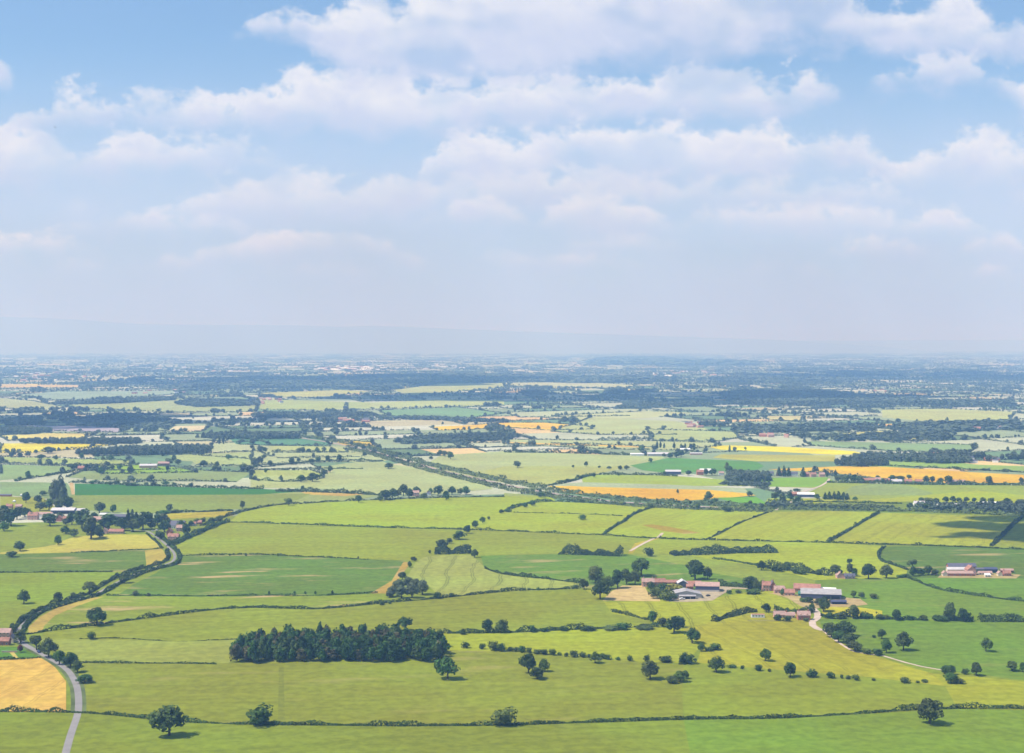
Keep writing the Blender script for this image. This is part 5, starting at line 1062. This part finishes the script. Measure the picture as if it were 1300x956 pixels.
# ================================================================ vehicles and small things
def car(label, px, py, paint, rz, s=1.0):
    e = empty('car', (*gp(px, py), .5), rz); tag(e, label, 'car')
    prof = [(-2.1,.35),(-2.12,.85),(-1.85,1.0),(-1.25,1.05),(-.75,1.5),(.65,1.52),(1.2,1.02),(2.0,.9),(2.12,.6),(2.1,.35)]
    k = len(prof); V_ = [(x, -.85, z) for x, z in prof] + [(x, .85, z) for x, z in prof]
    prism('body', V_, [tuple(range(k)), tuple(range(2*k-1, k-1, -1))] + [(i, i+k, (i+1) % k+k, (i+1) % k) for i in range(k)], paint, e)
    for sgn in (-1, 1): prism('side_window', [(-1.1,sgn*.86,1.06),(-.7,sgn*.86,1.42),(.6,sgn*.86,1.44),(1.05,sgn*.86,1.06)], [(0,1,2,3)], 'glass', e)
    prism('windscreen', [(.69,-.72,1.5),(.69,.72,1.5),(1.2,.76,1.06),(1.2,-.76,1.06)], [(0,1,2,3)], 'glass', e)
    for x in (-1.3, 1.3):
        for sgn in (-1, 1):
            V2 = [(x+.32*math.cos(i*math.pi/6), sgn*(.9 if q else .68), .32+.32*math.sin(i*math.pi/6)) for q in (0, 1) for i in range(12)]
            prism('wheel', V2, [tuple(range(12)), tuple(range(23, 11, -1))] + [(i, i+12, (i+1) % 12+12, (i+1) % 12) for i in range(12)], 'tyre', e)
    e.scale = (s, s, s)
p0 = gp(46, 827); p1 = gp(60, 835); car('small dark blue car driving on the bottom left road', 49.5, 829.3, 'car_blue', math.atan2(p1[1]-p0[1], p1[0]-p0[0]))
car('white car parked left of the village cottages', 168.5, 675, 'car_white', .3); car('leftmost white car at the lane end by the cottages', 194, 675.3, 'car_white', .2)
car('white car nearest the red cottages at the lane end', 199.5, 674.3, 'car_white', .5)
car('white vehicle parked before the grey shed doorway', 866, 762, 'car_white', .1, 1.15); car('dark car parked in the central farm yard', 899, 757.5, 'car_dark', .6)
cv = empty('static_caravan', (*gp(962, 784.5), 0)); tag(cv, 'long white static caravan on the grass beside the hedge', 'caravan')
bx('body', -5.2, -1.6, .5, 5.2, 1.6, 3.0, 'white', cv); prism('roof', [(-5.3,-1.75,3.003),(5.3,-1.75,3.003),(5.3,1.75,3.003),(-5.3,1.75,3.003),(-5.3,0,3.5),(5.3,0,3.5)], [(0,1,5,4),(2,3,4,5),(1,2,5),(3,0,4),(0,3,2,1)], 'tile', cv)
for i in range(4): bx('window', -4.4+i*2.4, -1.64, 1.5, -3.2+i*2.4, -1.6, 2.3, 'glass', cv)
fe = empty('paddock_fence', (*gp(968, 789), 0)); tag(fe, 'pale rail fence below the white static caravan', 'fence')
for i in range(12): bx('post', -12+i*2.2, -.06, 0, -11.88+i*2.2, .06, 1.2, 'concrete', fe)
for z in (.5, 1.0): bx('rail', -12, -.1, z, 12.4, -.063, z+.12, 'concrete', fe)
# a bird far off in the sky
bd = bpy.data.meshes.new('bird'); bd.from_pydata([(0,-.3,0),(0,.35,0),(0,0,.08),(0,0,-.07),(-.95,.0,.28),(.95,.0,.28),(-.4,.12,.16),(.4,.12,.16),(-.4,-.12,.14),(.4,-.12,.14)], [], [(0,2,8),(0,9,2),(2,1,6),(2,7,1),(2,6,4,8),(2,9,5,7),(0,3,1,2)]); bo = make_obj('bird', bd, [MT['dark']])
u = (72.5-650)/F; v = (HOR-163)/F; bo.location = (u*500, 500, H+v*500); bo.rotation_euler = (.2, .3, .8); tag(bo, 'tiny dark bird flying in the sky at left', 'bird')
# ================================================================ fair weather clouds overhead, whose shadows lie on the plain
def cloud(px, py, lx, ly, alt, seed, th=.25):
    rs = np.random.default_rng(seed); x, y = gp(px, py); k = (alt)/sd[2]; cx, cy = x+sd[0]*k, y+sd[1]*k
    bm = bmesh.new(); n = 26
    for i in range(n):
        a = rs.uniform(0, 6.28); r = math.sqrt(rs.uniform(0, 1))*.8; sx_ = rs.uniform(.12, .3)
        res = bmesh.ops.create_icosphere(bm, subdivisions=3, radius=1.0); 
        ox, oy = r*math.cos(a)*lx, r*math.sin(a)*ly
        for v_ in res['verts']:
            nn_ = 1 + .35*mnoise.noise(v_.co*1.7 + Vector((i, seed, 0))); c = v_.co*nn_; sz = min(lx, ly)*sx_
            v_.co = Vector((ox + c.x*lx*sx_*.9 , oy + c.y*ly*sx_*.9, max(-.25, c.z)*sz*th*3))
    me = bpy.data.meshes.new('cloud'); bm.to_mesh(me); bm.free()
    for p in me.polygons: p.use_smooth = True
    o = struct(make_obj('cloud', me, [MT['cloud']]), 'cumulus cloud overhead shading part of the plain'); o.location = (cx, cy, alt)
cloud(1345, 672, 170, 150, 1150, 3); cloud(1262, 667.5, 60, 22, 1150, 9); cloud(1235, 682, 55, 14, 1150, 8)
cloud(810, 505, 1250, 800, 3200, 4); cloud(990, 504, 700, 500, 3200, 6); cloud(150, 532, 560, 330, 2600, 5); cloud(60, 541, 260, 150, 2600, 12); cloud(420, 483, 1400, 1200, 3600, 7); cloud(1150, 476, 1500, 1500, 4000, 10)
cloud(360, 535, 120, 90, 2300, 17)
